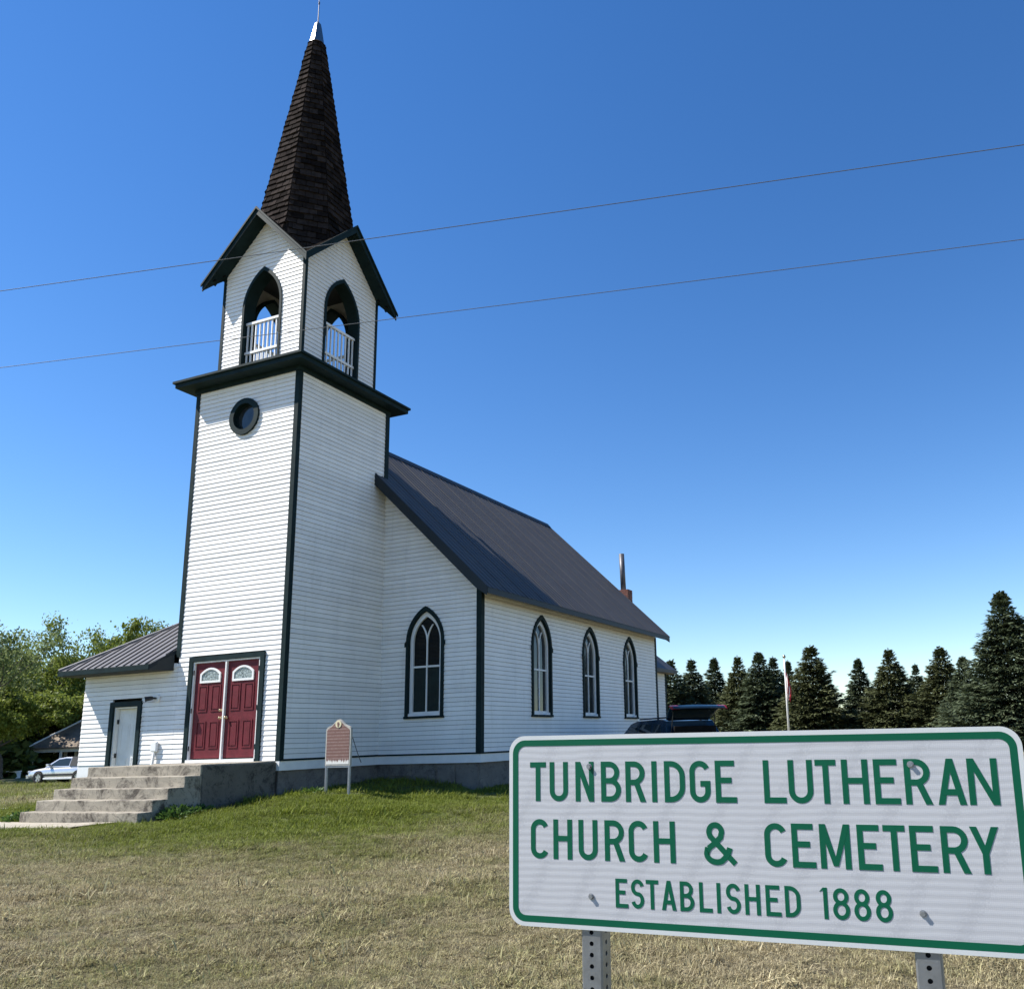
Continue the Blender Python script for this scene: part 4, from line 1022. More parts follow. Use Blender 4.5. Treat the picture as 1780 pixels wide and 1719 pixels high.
def spruce_mesh(name, seed, H=10.0, base=3.0, mat='needle', dens=1.0, power=.9):
    """whorls of drooping boughs; each bough is a flat spray of needle clumps, uneven from side to side"""
    g = np.random.default_rng(seed); P, Dv, Ln, Wd, rn = [], [], [], [], []
    lob = g.uniform(.62, 1.25, (6, 9)); z = .3
    def put(p, d, l, w, r_): P.append(p); Dv.append(d); Ln.append(l); Wd.append(w); rn.append(min(1, max(0, r_)))
    while z < H-.25:
        f = z/H; Rr = base*(1-f)**power*(.72+.28*min(1, f/.12))+.02
        nb = int(max(5, (6+8*(1-f))*dens)); ph = g.uniform(0, 6.283)
        for k in range(nb):
            if g.random() < .07: continue
            a_ = ph+k*6.283/nb+g.normal(0, .22); zb_ = z+g.normal(0, .10)
            L = Rr*g.uniform(.70, 1.12)*lob[int(f*5.99), int((a_ % 6.283)/6.283*9) % 9]**.6
            droop = (.10-.42*(1-f))*g.uniform(.6, 1.4) if f < .88 else g.uniform(.2, .8)
            n_ = max(3, int(L/.12)); c_, s_ = math.cos(a_), math.sin(a_); tone = g.normal(0, .12)
            for j in range(n_+1):
                t_ = .15+.85*j/n_; r = L*t_; zz_ = zb_+droop*r*(.75 if f < .88 else .8)+.16*L*t_**3
                half = .30*L*math.sin(math.pi*min(1, t_*.92+.06))+.05
                for m_ in range(3+(2 if t_ > .5 else 0)):
                    o_ = g.uniform(-half, half); sd = 1 if o_ > 0 else -1
                    a2 = a_+sd*g.uniform(.15, .8)+g.normal(0, .2); el = g.normal(-.12 if f < .85 else .45, .30)
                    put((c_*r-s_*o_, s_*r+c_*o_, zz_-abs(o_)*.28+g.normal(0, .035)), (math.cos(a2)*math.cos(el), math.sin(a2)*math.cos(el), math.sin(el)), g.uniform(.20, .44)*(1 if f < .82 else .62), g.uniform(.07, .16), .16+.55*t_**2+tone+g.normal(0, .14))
        z += g.uniform(.24, .40)*(1-.4*f)
    for k in range(40):
        zz_ = H-1.0+k*.025; a2 = g.uniform(0, 6.283); el = g.uniform(.4, 1.25); put((0, 0, zz_), (math.cos(a2)*math.cos(el), math.sin(a2)*math.cos(el), math.sin(el)), .30*(1-(k/60)), .07, .45)
    Dv = unit(np.array(Dv)); Sv = unit(np.cross(Dv, unit(g.normal(0, .45, Dv.shape)+np.array([0, 0, 1.0]))))
    V, Fc, rr_ = blades(np.array(P), Dv, Sv, np.array(Ln), np.array(Wd), np.array(rn)); return tri_mesh(name, V, Fc, rr_, mat)
def cone_trunk(H, r): return MB().tube([(0, 0, -.3), (0, 0, H*.5), (0, 0, H*.95)], [r, r*.6, r*.12], 8)
SP = [spruce_mesh('spruce_crown', 11, 10, 3.3, 'needle', 1.9, 1.0), spruce_mesh('spruce_crown', 12, 10, 2.8, 'needle', 1.7, 1.1), spruce_mesh('spruce_crown', 13, 10, 3.6, 'needle_warm', 2.0, .98),
      spruce_mesh('spruce_crown', 14, 10, 3.0, 'needle', 1.6, 1.2), spruce_mesh('spruce_crown', 15, 10, 3.8, 'needle_warm', 1.9, 1.05), spruce_mesh('spruce_crown', 16, 13, 4.2, 'needle', 2.2, .95)]
SPT = None
GROUP_S = 'spruce trees in a row behind the church'
def place_spruce(px, ptop, t_, var, wide, rot, label):
    global SPT
    p = at(px, ptop, t_); zb = gz(p.x, p.y); H = p.z-zb
    r = empty('spruce_tree', (p.x, p.y, zb), label, 'tree', GROUP_S, world=False, rz=rot)
    s_ = H/(13.0 if var == 5 else 10.0); wide = wide*1.45
    if SPT is None:
        o = cone_trunk(10, .16).build('trunk', 'bark', r); SPT = o.data
    else: o = link('trunk', SPT, None, r)
    c_ = link('crown', SP[var], None, r)
    for q_ in (o, c_): q_.scale = (s_*wide, s_*wide, s_*(1.3 if q_ is o and var == 5 else 1))
spr = [(1164, 1146, 74, 0, 1.0, .3, 'spruce tree showing its left half behind the chancel corner'),
       (1201, 1144, 76, 1, 1.1, 1.2, 'narrow dark spruce tree just right of the chancel eave'),
       (1240, 1142, 80, 3, 1.1, 2.2, 'spruce tree above the raised hatch of the parked vehicle'),
       (1281, 1139, 72, 4, .85, 3.0, 'spruce tree right of the raised vehicle hatch'),
       (1318, 1133, 70, 0, 1.05, 4.1, 'broad spruce tree left of the flagpole'),
       (1343, 1140, 79, 1, 1.0, .9, 'spruce tree with a thin top just left of the flagpole'),
       (1369, 1147, 84, 3, .9, 5.0, 'slim spruce tree directly behind the flagpole'),
       (1408, 1121, 66, 2, 1.0, .2, 'tall spruce tree right of the flagpole before the gap'),
       (1490, 1143, 69, 3, 1.1, 1.9, 'spruce tree at the right edge of the gap in the row'),
       (1543, 1126, 65, 4, .98, 2.6, 'broad spruce tree second after the gap in the row'),
       (1590, 1153, 78, 1, .9, 3.7, 'small spruce tree top between two broader spruces'),
       (1632, 1123, 62, 2, .95, 4.6, 'spruce tree with forked top beside the tallest spruce'),
       (1672, 1140, 56, 0, 1.0, .8, 'low spruce tree in front of the tallest spruce'),
       (1738, 1027, 46, 5, 1.0, 5.5, 'tallest and nearest spruce tree at the right edge'),
       (1822, 1100, 50, 4, 1.0, 2.9, 'spruce tree cut off by the right edge of the picture')]
for a in spr: place_spruce(*a)

def broadleaf(name, seed, H=11.0, spread=4.2, mat='leaf_green', nleaf=9000, lo=.32, leaf=.26):
    """returns (wood MB, crown mesh): forking limbs with leaf sprays round the twig ends"""
    g = np.random.default_rng(seed); wood = MB(); tips = []
    def grow(p, d, L, r, lev):
        pts = [p]; rad = [r]; n_ = 4; q = p.copy(); dd_ = d.copy()
        for i in range(n_):
            dd_ = (dd_+Vector(g.normal(0, .14, 3))+Vector((0, 0, .05))).normalized(); q = q+dd_*L/n_; pts.append(q.copy()); rad.append(r*(1-.42*(i+1)/n_))
            if lev >= 2: tips.append((q.copy(), dd_.copy(), lev))
        wood.tube(pts, rad, 7 if lev < 2 else 5, cap=False)
        if lev >= 4: return
        nb = (4, 4, 3, 3)[lev]
        for k in range(nb):
            i = n_ if (k == 0) else int(g.integers(2, n_+1)); base = pts[i]
            ax = Vector(g.normal(0, 1, 3)); ax.z = abs(ax.z)*.35 if lev < 2 else ax.z*.7; ax = ax.normalized(); nd = (dd_*(.55 if k else 1.3)+ax*.95).normalized()
            if lev == 0: nd = (Vector((math.cos(k*1.6+g.uniform(0, 1)), math.sin(k*1.6+g.uniform(0, 1)), .85))).normalized()
            grow(base, nd, L*g.uniform(.55, .82), rad[i]*.66, lev+1)
    grow(Vector((0, 0, -.3)), Vector((g.normal(0, .06), g.normal(0, .06), 1)).normalized(), H*.36, H*.018, 0)
    T = np.array([t_[0] for t_ in tips]); 
    zmax = T[:, 2].max(); rmax = np.percentile(np.hypot(T[:, 0], T[:, 1]), 95)
    sc = np.array([spread/rmax, spread/rmax, H*.95/zmax])
    wood.v = [(x*sc[0], y*sc[1], z*sc[2]) for x, y, z in wood.v]; T = T*sc
    keep = T[:, 2] > lo*H; T = T[keep]
    wgt = g.uniform(.05, 1, len(T))**3; wgt /= wgt.sum(); ci = g.choice(len(T), nleaf, p=wgt); C_ = T[ci]
    P = C_+g.normal(0, .30, C_.shape)*np.array([1, 1, .75])*(.7+.6*g.random((nleaf, 1)))
    Dv = unit(g.normal(0, 1, P.shape)+np.array([0, 0, -.25])); Sv = unit(np.cross(Dv, unit(g.normal(0, 1, P.shape))))
    tw = g.random(len(T))[ci]
    V, Fc, rn = blades(P, Dv, Sv, g.uniform(.6, 1.2, nleaf)*leaf, g.uniform(.5, .9, nleaf)*leaf*.75, np.clip(.55*tw+.45*g.random(nleaf), 0, 1)); return wood, tri_mesh('crown', V, Fc, rn, mat)
BL = {}
def place_tree(name, px, ptop, t_, var, label, wide=1.0, rot=0.0, group='leafy trees left of the church'):
    p = at(px, ptop, t_); zb = gz(p.x, p.y); H = p.z-zb
    r = empty(name, (p.x, p.y, zb), label, 'tree', group, world=False, rz=rot); s_ = H/11.0
    if var not in BL:
        w, c_ = broadleaf(var, *VAR[var]); o = w.build('trunk', 'bark', r, True, fix=False); BL[var] = (o.data, c_)
    else: o = link('trunk', BL[var][0], None, r)
    c = link('crown', BL[var][1], None, r)
    for q_ in (o, c): q_.scale = (s_*wide, s_*wide, s_)
VAR = {'open': (21, 11.0, 4.0, 'leaf_green', 9500, .42, .27), 'full': (22, 11.0, 4.6, 'leaf_green', 17000, .06, .32), 'grey': (23, 11.0, 4.2, 'leaf_grey', 11000, .36, .25), 'low': (24, 11.0, 5.5, 'leaf_dark', 22000, .0, .38), 'green2': (25, 11.0, 5.0, 'leaf_green', 24000, .08, .34)}
trees = [('leafy_tree', -5, 1062, 52, 'grey', 'pale leafy tree cut off by the left edge', 1.0, .5),
         ('leafy_tree', 112, 1066, 68, 'open', 'round-topped leafy tree rising above the annex roof', .72, 1.3),
         ('leafy_tree', 48, 1092, 72, 'grey', 'pale tree between the left-edge tree and the round-topped one', .8, 2.0),
         ('leafy_tree', 196, 1074, 74, 'green2', 'leafy tree top showing over the middle of the annex roof', .72, .2),
         ('leafy_tree', 262, 1072, 80, 'grey', 'grey-green tree top showing beside the tower edge', .9, 2.9),
         ('leafy_tree', 20, 1150, 56, 'green2', 'dense green tree low at the left edge', 1.1, 4.0),
         ('leafy_tree', 88, 1165, 66, 'full', 'dark leafy tree behind the distant house', 1.2, 3.1),
         ('leafy_tree', 140, 1170, 70, 'low', 'dark leafy tree behind the annex wall', 1.25, 1.0),
         ('leafy_tree', -60, 1120, 60, 'low', 'dark leafy tree outside the left edge', 1.1, 2.2),
         ('leafy_tree', 60, 1200, 84, 'low', 'dark low tree far behind the parked car', 1.7, 5.2),
         ('leafy_tree', 0, 1205, 80, 'full', 'dark low tree far off at the left edge', 1.7, .7)]
for a in trees: place_tree(*a)

def shrub_mesh(seed, mat, n_=9000):
    g = np.random.default_rng(seed); th = g.uniform(0, 6.283, n_); ph = np.arccos(g.uniform(0, 1, n_)); lob = 1+.22*np.sin(3*th+seed)+.16*np.sin(7*th+2*seed)*np.cos(5*ph); r = (g.random(n_)**.35)*lob
    P = np.stack([r*np.sin(ph)*np.cos(th)*2.6, r*np.sin(ph)*np.sin(th)*2.6, np.abs(r*np.cos(ph))*2.6], 1)+g.normal(0, .12, (n_, 3)); P[:, 2] = np.maximum(P[:, 2], 0)
    Dv = unit(g.normal(0, 1, P.shape)+np.array([0, 0, .2])); Sv = unit(np.cross(Dv, unit(g.normal(0, 1, P.shape))))
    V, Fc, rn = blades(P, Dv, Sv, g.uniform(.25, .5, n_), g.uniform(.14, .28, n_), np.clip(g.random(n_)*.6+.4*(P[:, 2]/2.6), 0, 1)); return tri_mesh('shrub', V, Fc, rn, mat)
SH = [shrub_mesh(3, 'leaf_dark'), shrub_mesh(4, 'leaf_green')]
for px_, pt_, t_, v_, w_, lab in ((-30, 1268, 62, 0, 1.6, 'dark bushy undergrowth cut off by the left edge'), (14, 1280, 68, 1, 1.3, 'green bush left of the distant house'), (40, 1272, 74, 0, 1.6, 'dark bush just behind the left end of the distant house'),
                              (78, 1250, 80, 0, 2.0, 'dark bush behind the roof of the distant house'), (118, 1258, 78, 0, 1.8, 'dark bush behind the right part of the distant house'), (150, 1265, 72, 1, 1.4, 'bush hidden mostly by the annex'), (-75, 1262, 70, 0, 1.8, 'dark bush beyond the left edge')):
    p_ = at(px_, pt_, t_); zb_ = gz(p_.x, p_.y); sc_ = (p_.z-zb_)/2.6
    r_ = empty('shrub', (p_.x, p_.y, zb_-.05), lab, 'shrub', 'bushes under the trees at left', world=False, rz=px_*.7)
    c_ = link('foliage', SH[v_], None, r_); c_.scale = (sc_*w_, sc_*w_, sc_)

# ------------------------------------------------------------------ vehicles
def loft(sections, cap=True):
    """sections: lists of (x, y, z) rings of equal length"""
    m = MB(); n_ = len(sections[0])
    for s_ in sections: m.v += [tuple(p) for p in s_]
    for i in range(len(sections)-1):
        for j in range(n_): j2 = (j+1) % n_; m.f.append((i*n_+j, i*n_+j2, (i+1)*n_+j2, (i+1)*n_+j))
    if cap: m.f.append(tuple(range(n_))[::-1]); m.f.append(tuple(range((len(sections)-1)*n_, len(sections)*n_)))
    return m
def body_ring(x, zb, zt, hw, sh=.72):
    """rounded lower-body section at x"""
    h = zt-zb
    pts = []
    for y, z in ((-.82, 0), (-.98, .14), (-1.0, .45), (-.985, .70), (-.93, .90), (-.78, 1.0), (0, 1.02), (.78, 1.0), (.93, .90), (.985, .70), (1.0, .45), (.98, .14), (.82, 0)):
        pts.append((x, y*hw, zb+z*h))
    return pts
def car(name, loc, rz_, label, paint, spec, cat='car'):
    r = empty(name, loc, label, cat, None, world=False, rz=rz_)
    o = loft([body_ring(*s_) for s_ in spec['body']]).build('body', paint, r, True); o.modifiers.new('s', 'SUBSURF').levels = 1; o.modifiers['s'].render_levels = 1
    # cabin: rings of (x, z) pillars, wider at the belt than at the roof
    g = spec['cabin']; hb, ht = spec['hb'], spec['ht']; zb = spec['belt']
    roofp = [p for p in g if p[1] > zb+.02]
    # glasshouse shell
    def side(y_b, y_t, inset):
        pts = []
        zt_ = max(p[1] for p in g)
        for x, z in g: f_ = (z-zb)/(zt_-zb); pts.append((x, y_b+(y_t-y_b)*f_, z))
        return pts
    Lp = side(hb, ht, 0); Rp = side(-hb, -ht, 0); m = MB(); n_ = len(g); m.v = Lp+Rp
    m.f = [tuple(range(n_)), tuple(range(n_, 2*n_))[::-1]]+[(i, n_+i, n_+(i+1) % n_, (i+1) % n_) for i in range(n_)]
    cab = m.build('cabin', spec.get('cabin_mat', paint), r); md = cab.modifiers.new('b', 'BEVEL'); md.width = .05; md.segments = 3
    zt_ = max(p[1] for p in g)
    def skin(x, z, sgn, d): f_ = (z-zb)/(zt_-zb); return (x, sgn*(hb+(ht-hb)*f_+d), z)
    for poly in spec['side_windows']:
        for sgn in (-1, 1):
            m = MB(); k = len(poly); m.v = [skin(x, z, sgn, .006) for x, z in poly]+[skin(x, z, sgn, -.03) for x, z in poly]; m.f = [tuple(range(k)), tuple(range(k, 2*k))[::-1]]+[(i, (i+1) % k, k+(i+1) % k, k+i) for i in range(k)]
            m.build('window', 'car_glass', r)
    for nm, (x0, z0, x1, z1), d in spec['screens']:
        f0, f1 = (z0-zb)/(zt_-zb), (z1-zb)/(zt_-zb); y0, y1 = (hb+(ht-hb)*f0)*.93, (hb+(ht-hb)*f1)*.93
        nrm_ = Vector((z1-z0, 0, -(x1-x0))).normalized()*d
        m = MB(); m.v = [(x0+nrm_.x, -y0, z0+nrm_.z), (x0+nrm_.x, y0, z0+nrm_.z), (x1+nrm_.x, y1, z1+nrm_.z), (x1+nrm_.x, -y1, z1+nrm_.z)]; m.v += [(v[0]-nrm_.x*2, v[1], v[2]-nrm_.z*2) for v in m.v]; m.f = BOXF; m.build(nm, 'car_glass', r)
    wr, ww = spec['wheel'], .2
    for wx in spec['axles']:
        for sgn in (-1, 1):
            yo = sgn*(spec['hw']-.07); prof = [(.62, -.1), (.93, -.1), (1.0, -.06), (1.0, .06), (.93, .1), (.62, .1)]
            m = MB(); n_ = 24
            for k in range(n_):
                a = 2*math.pi*k/n_
                for rr_, yy_ in prof: m.v.append((wx+wr*rr_*math.cos(a), yo+yy_, wr+wr*rr_*math.sin(a)))
            q_ = len(prof)
            for k in range(n_):
                for j in range(q_): j2 = (j+1) % q_; k2 = (k+1) % n_; m.f.append((k*q_+j, k2*q_+j, k2*q_+j2, k*q_+j2))
            wheel = m.build('wheel', 'tyre', r, True)
            m = MB()
            for k in range(5):
                a = 2*math.pi*k/5+.3; c_, s_ = math.cos(a), math.sin(a); t_ = .17*wr
                vs = []
                for dy in (sgn*.045, sgn*.075):
                    for e, w_ in ((.1, t_*1.1), (.66, t_*.8)):
                        for h_ in (-1, 1): vs.append((wx+wr*e*c_-h_*w_*s_, yo+dy, wr+wr*e*s_+h_*w_*c_))
                m.add([vs[0], vs[1], vs[3], vs[2], vs[4], vs[5], vs[7], vs[6]], BOXF)
            m.tube([(wx, yo+sgn*.04, wr), (wx, yo+sgn*.085, wr)], wr*.2, 12)
            m.ring(lambda u, v, d: (wx+u, yo+sgn*d, wr+v), [(wr*.66*math.cos(i*.2618), wr*.66*math.sin(i*.2618)) for i in range(24)], [(wr*.57*math.cos(i*.2618), wr*.57*math.sin(i*.2618)) for i in range(24)], .03, .09)
            m.build('rim', 'rim', wheel)
            m = MB(); cr_ = lambda e: [(wr*e*math.cos(i*.2618), wr*e*math.sin(i*.2618)) for i in range(24)]
            m.ring(lambda u, v, d: (wx+u, sgn*d, wr+v), cr_(1.15), cr_(1.0), spec['hw']-.25, spec['hw']+.004); m.prism(lambda u, v, d: (wx+u, sgn*d, wr+v), cr_(1.02), spec['hw']-.26, spec['hw']-.22); m.build('wheel_arch', 'black_hole', r)
    for nm, mat, boxes in spec['extras']:
        for (a, b) in boxes: bx(nm, mat, r, (a, b), bev=.02, seg=2)
    return r
coupe = dict(hw=.86, hb=.80, ht=.60, belt=.86, wheel=.31, axles=(-1.32, 1.30),
    body=[(2.26, .30, .52, .60), (2.18, .22, .66, .74), (1.9, .2, .74, .82), (1.2, .19, .83, .86), (.6, .19, .88, .86), (-.6, .19, .90, .86), (-1.5, .19, .93, .86), (-2.05, .22, .92, .82), (-2.24, .30, .86, .72)],
    cabin=[(.95, .86), (.25, 1.30), (-.25, 1.36), (-.9, 1.34), (-1.75, .90), (-1.75, .84), (.95, .84)],
    side_windows=[[(.72, .90), (.20, 1.24), (-.25, 1.29), (-.60, 1.28), (-.62, .90)]],
    screens=[('windscreen', (.95, .87, .28, 1.28), .012), ('rear_screen', (-1.70, .92, -.98, 1.30), -.012)],
    extras=[('headlight', 'lamp_clear', [((2.08, .45, .56), (2.22, .70, .68)), ((2.08, -.70, .56), (2.22, -.45, .68))]), ('tail_light', 'lamp_red', [((-2.24, .42, .66), (-2.12, .72, .80)), ((-2.24, -.72, .66), (-2.12, -.42, .80))]),
            ('bumper', 'car_silver', [((2.10, -.70, .26), (2.32, .70, .47)), ((-2.34, -.72, .28), (-2.14, .72, .5))]), ('side_moulding', 'car_trim', [((-.98, .835, .40), (.96, .868, .50)), ((-.98, -.868, .40), (.96, -.835, .50))]), ('sill', 'pole_white', [((-.98, .83, .20), (.96, .872, .30)), ((-.98, -.872, .20), (.96, -.83, .30))]),
            ('mirror', 'car_silver', [((.55, .82, .92), (.72, .98, 1.02)), ((.55, -.98, .92), (.72, -.82, 1.02))])])
pw = at(67, 1361, 46); pc = at(112, 1357, 46)
# the photograph shows the front wheel; the car points left and slightly towards us
los = Vector((pw.x-CAM[0], pw.y-CAM[1])).normalized(); hd = (Vector((-los.y, los.x))*.66+los*.75).normalized(); rz_car = math.atan2(hd.y, hd.x)
side_l = Vector((-hd.y, hd.x)); ctr = Vector((pw.x, pw.y))-hd*1.30-side_l*.78
cp_ = car('silver_coupe', (ctr.x, ctr.y, gz(ctr.x, ctr.y)), rz_car, 'silver two-door car with dark soft top parked on the grass left of the church', 'car_silver', coupe)

m = MB(); pr_ = [(-.70, .88), (-.66, 1.375), (-1.0, 1.36), (-1.80, .95), (-1.80, .88)]
for sg_ in (-1, 1): m.v += [(x_, sg_*(.83-.19*(z_-.86)/.5), z_) for x_, z_ in pr_]
m.f = [(0, 1, 2, 3, 4), (9, 8, 7, 6, 5)]+[(i, (i+1) % 5, 5+(i+1) % 5, 5+i) for i in range(5)]
m.build('soft_top', 'soft_top', cp_)
suv = dict(hw=.92, hb=.88, ht=.68, belt=1.04, wheel=.35, axles=(-1.35, 1.38),
    body=[(2.30, .34, .70, .70), (2.2, .26, .86, .84), (1.8, .24, .95, .90), (.95, .22, 1.04, .92), (-.6, .22, 1.07, .92), (-1.7, .24, 1.07, .91), (-2.16, .30, 1.02, .86)],
    cabin=[(1.18, 1.04), (.42, 1.60), (.05, 1.67), (-1.35, 1.68), (-1.80, 1.62), (-2.10, 1.06), (-2.10, 1.02), (1.18, 1.02)],
    side_windows=[[(.90, 1.10), (.38, 1.51), (-.10, 1.56), (-.12, 1.10)], [(-.22, 1.10), (-.20, 1.56), (-.95, 1.57), (-1.10, 1.10)], [(-1.22, 1.12), (-1.08, 1.56), (-1.50, 1.55), (-1.82, 1.14)]],
    screens=[('windscreen', (1.16, 1.06, .45, 1.58), .012)],
    extras=[('headlight', 'lamp_clear', [((2.08, .5, .72), (2.24, .80, .86)), ((2.08, -.80, .72), (2.24, -.5, .86))]), ('bumper', 'car_navy', [((2.14, -.78, .32), (2.36, .78, .6)), ((-2.30, -.80, .36), (-2.06, .80, .64))]),
            ('roof_rail', 'car_trim', [((-1.55, .56, 1.70), (.10, .60, 1.74)), ((-1.55, -.60, 1.70), (.10, -.56, 1.74))]), ('mirror', 'car_navy', [((.62, .90, 1.10), (.80, 1.08, 1.24)), ((.62, -1.08, 1.10), (.80, -.90, 1.24))]),
            ('cargo_opening', 'interior', [((-2.112, -.62, .74), (-2.02, .62, 1.48))])])
hs_ = Vector((-.734, .678)).normalized(); cs = at(1147, 1262, 24.2); cs2 = Vector((cs.x, cs.y)); zs_ = gz(cs2.x, cs2.y)
sv = car('suv', (cs2.x, cs2.y, zs_), math.atan2(hs_.y, hs_.x), 'dark blue sport utility vehicle with its rear hatch raised beside the nave', 'car_navy', suv, 'suv')
# raised hatch, hinged at the rear edge of the roof
hx0, hz0 = -1.70, 1.655; hl = .92; ha = R_(42)
def HP(s_, y, d): return (hx0-s_*math.cos(ha)-d*math.sin(ha)*-1, y, hz0+.012+s_*math.sin(ha)+d*math.cos(ha) - (.34*(s_/hl)**2.6 if s_ > 0 else 0))
m = MB(); st_ = [0, .15, .34, .53, .68, .80, .92]; rows_ = []
for s_ in st_:
    w_ = .66+.14*min(1, s_/.7); rows_.append([HP(s_, -w_, -.02), HP(s_, -w_*.93, .05), HP(s_, 0, .075), HP(s_, w_*.93, .05), HP(s_, w_, -.02), HP(s_, w_*.9, -.05), HP(s_, 0, -.035), HP(s_, -w_*.9, -.05)])
hatch = loft(rows_).build('hatch', 'car_navy', sv, True)
m = MB(); m.v = [HP(.10, -.56, -.052), HP(.10, .56, -.052), HP(.52, .62, -.056), HP(.52, -.62, -.056)]; m.v += [HP(.10, -.56, -.062), HP(.10, .56, -.062), HP(.52, .62, -.066), HP(.52, -.62, -.066)]; m.f = BOXF; m.build('rear_glass', 'car_glass', hatch)
for sgn in (-1, 1):
    m = MB(); a0, a1 = .74, .89; m.v = [HP(a0, sgn*.60, -.07), HP(a1, sgn*.60, -.07), HP(a1, sgn*.82, -.07), HP(a0, sgn*.82, -.07), HP(a0, sgn*.60, .06), HP(a1, sgn*.60, .06), HP(a1, sgn*.82, .05), HP(a0, sgn*.82, .05)]; m.f = BOXF; m.build('tail_light', 'lamp_red', hatch)
    MB().tube([(-1.95, sgn*.66, 1.20), HP(.42, sgn*.62, -.05)], .014, 6).build('gas_strut', 'black_plastic', hatch)
# flagpole and limp flag
pb = at(1371, 1268, 56); pt = at(1363, 1143, 56); fz = gz(pb.x, pb.y)
fp = empty('flagpole', (pb.x, pb.y, fz), 'white flagpole in front of the spruce row', 'flagpole')
base = Vector((pb.x, pb.y, fz)); base = Vector((pb.x+(pb.x-pt.x)*.25, pb.y+(pb.y-pt.y)*.25, fz-.2))
MB().tube([base, base.lerp(pt, .6), pt], [.075, .062, .045], 10).build('pole', 'pole_white', fp, True)
MB().tube([tuple(pt), (pt.x, pt.y, pt.z+.10), (pt.x, pt.y, pt.z+.2)], [.09, .11, .03], 10).build('finial', 'brass', fp, True)
fl = empty('flag', (pt.x, pt.y, pt.z-2.6), 'limp striped flag hanging against the white flagpole', 'flag')
for k in range(7):
    m = MB(); x0 = .03+k*.028; pts0, pts1 = [], []
    rt_ = Vector((_r[0], _r[1], 0)).normalized(); fw_ = Vector((_f[0], _f[1], 0)).normalized()
    for i in range(10):
        t_ = i/9; zz_ = pt.z-.95-1.55*t_-.06*k; q0 = base.lerp(pt, (zz_-base.z)/(pt.z-base.z)); wv_ = math.sin(t_*7+k*1.3)*.07
        for lst, e in ((pts0, 0), (pts1, .06)):
            lst.append(q0+rt_*((x0+e)*(.55+.55*math.sin(t_*2.6))+.02-.12*(k % 2)*t_)+fw_*(wv_-.12+.05*math.sin(k*2.0+e*30)))
    n_ = 10; m.v = [tuple(p) for p in pts0+pts1]; m.f = [(i, i+1, n_+i+1, n_+i) for i in range(n_-1)]
    o = m.build('stripe', ('flag_red', 'flag_cloth')[k % 2], fl); md = o.modifiers.new('s', 'SOLIDIFY'); md.thickness = .008

# ------------------------------------------------------------------ distant house on the left
h0 = at(56, 1300, 62); ax_ = Vector((_r[0], _r[1], 0)).normalized(); ay_ = Vector((_f[0], _f[1], 0)).normalized(); hzg = gz(h0.x, h0.y)
house = empty('house', (h0.x, h0.y, hzg), 'small white house with brown roof and porch behind the parked car', 'house')
def Hh(u, v, d=0.0): p = Vector((h0.x, h0.y, hzg))+ax_*u-ay_*d; return (p.x, p.y, p.z+v)
ez = h0.z-hzg
MB().prism(Hh, [(.5, -.3), (9, -.3), (9, ez), (.5, ez)], -7.5, -1.6).build('wall', 'house_white', house)
m = MB(); m.v = [Hh(-.25, ez, .25), Hh(9.3, ez, .25), Hh(6.6, ez+2.5, -3.4), Hh(2.35, ez+2.5, -3.4), Hh(-.25, ez, -8), Hh(9.3, ez, -8), Hh(-.25, ez-.12, .25), Hh(9.3, ez-.12, .25), Hh(9.3, ez-.12, -8), Hh(-.25, ez-.12, -8)]
m.f = [(0, 1, 2, 3), (0, 3, 4), (1, 5, 2), (4, 3, 2, 5), (0, 6, 7, 1), (1, 7, 8, 5), (4, 9, 6, 0), (6, 9, 8, 7)]; rf = m.build('roof', 'house_roof', house)
MB().tube([Hh(-.27, ez+.02, .27), Hh(2.35, ez+2.54, -3.38)], .07, 6).build('hip_trim', 'house_white', rf)
for u in (0.05, 2.1, 4.0, 5.2): MB().prism(Hh, [(u, -.3), (u+.13, -.3), (u+.13, ez-.1), (u, ez-.1)], -.02, .11).build('porch_post', 'house_white', house)
MB().prism(Hh, [(0, ez-.34), (9, ez-.34), (9, ez-.12), (0, ez-.12)], -.01, .1).build('porch_beam', 'house_white', house)
for u in (.75, 1.55, 2.35, 3.15, 4.0):
    w_ = MB().prism(Hh, [(u, .55), (u+.62, .55), (u+.62, ez-.3), (u, ez-.3)], -1.59, -1.56).build('window', 'house_white', house)
    MB().prism(Hh, [(u+.05, .60), (u+.57, .60), (u+.57, ez-.35), (u+.05, ez-.35)], -1.56, -1.545).build('pane', 'house_dark', w_)
# pale bench-like slab on the grass beyond the car
bp = at(16, 1344, 58); bench = empty('garden_bench', (bp.x, bp.y, gz(bp.x, bp.y)), 'pale low bench on the grass at far left', 'bench', world=False, rz=YAW)
bx('seat', 'house_white', bench, ((-.7, -.22, .42), (.7, .22, .50)))
for u in (-.6, .6): bx('leg', 'house_white', bench, ((u-.06, -.2, -.1), (u+.06, .2, .42)))

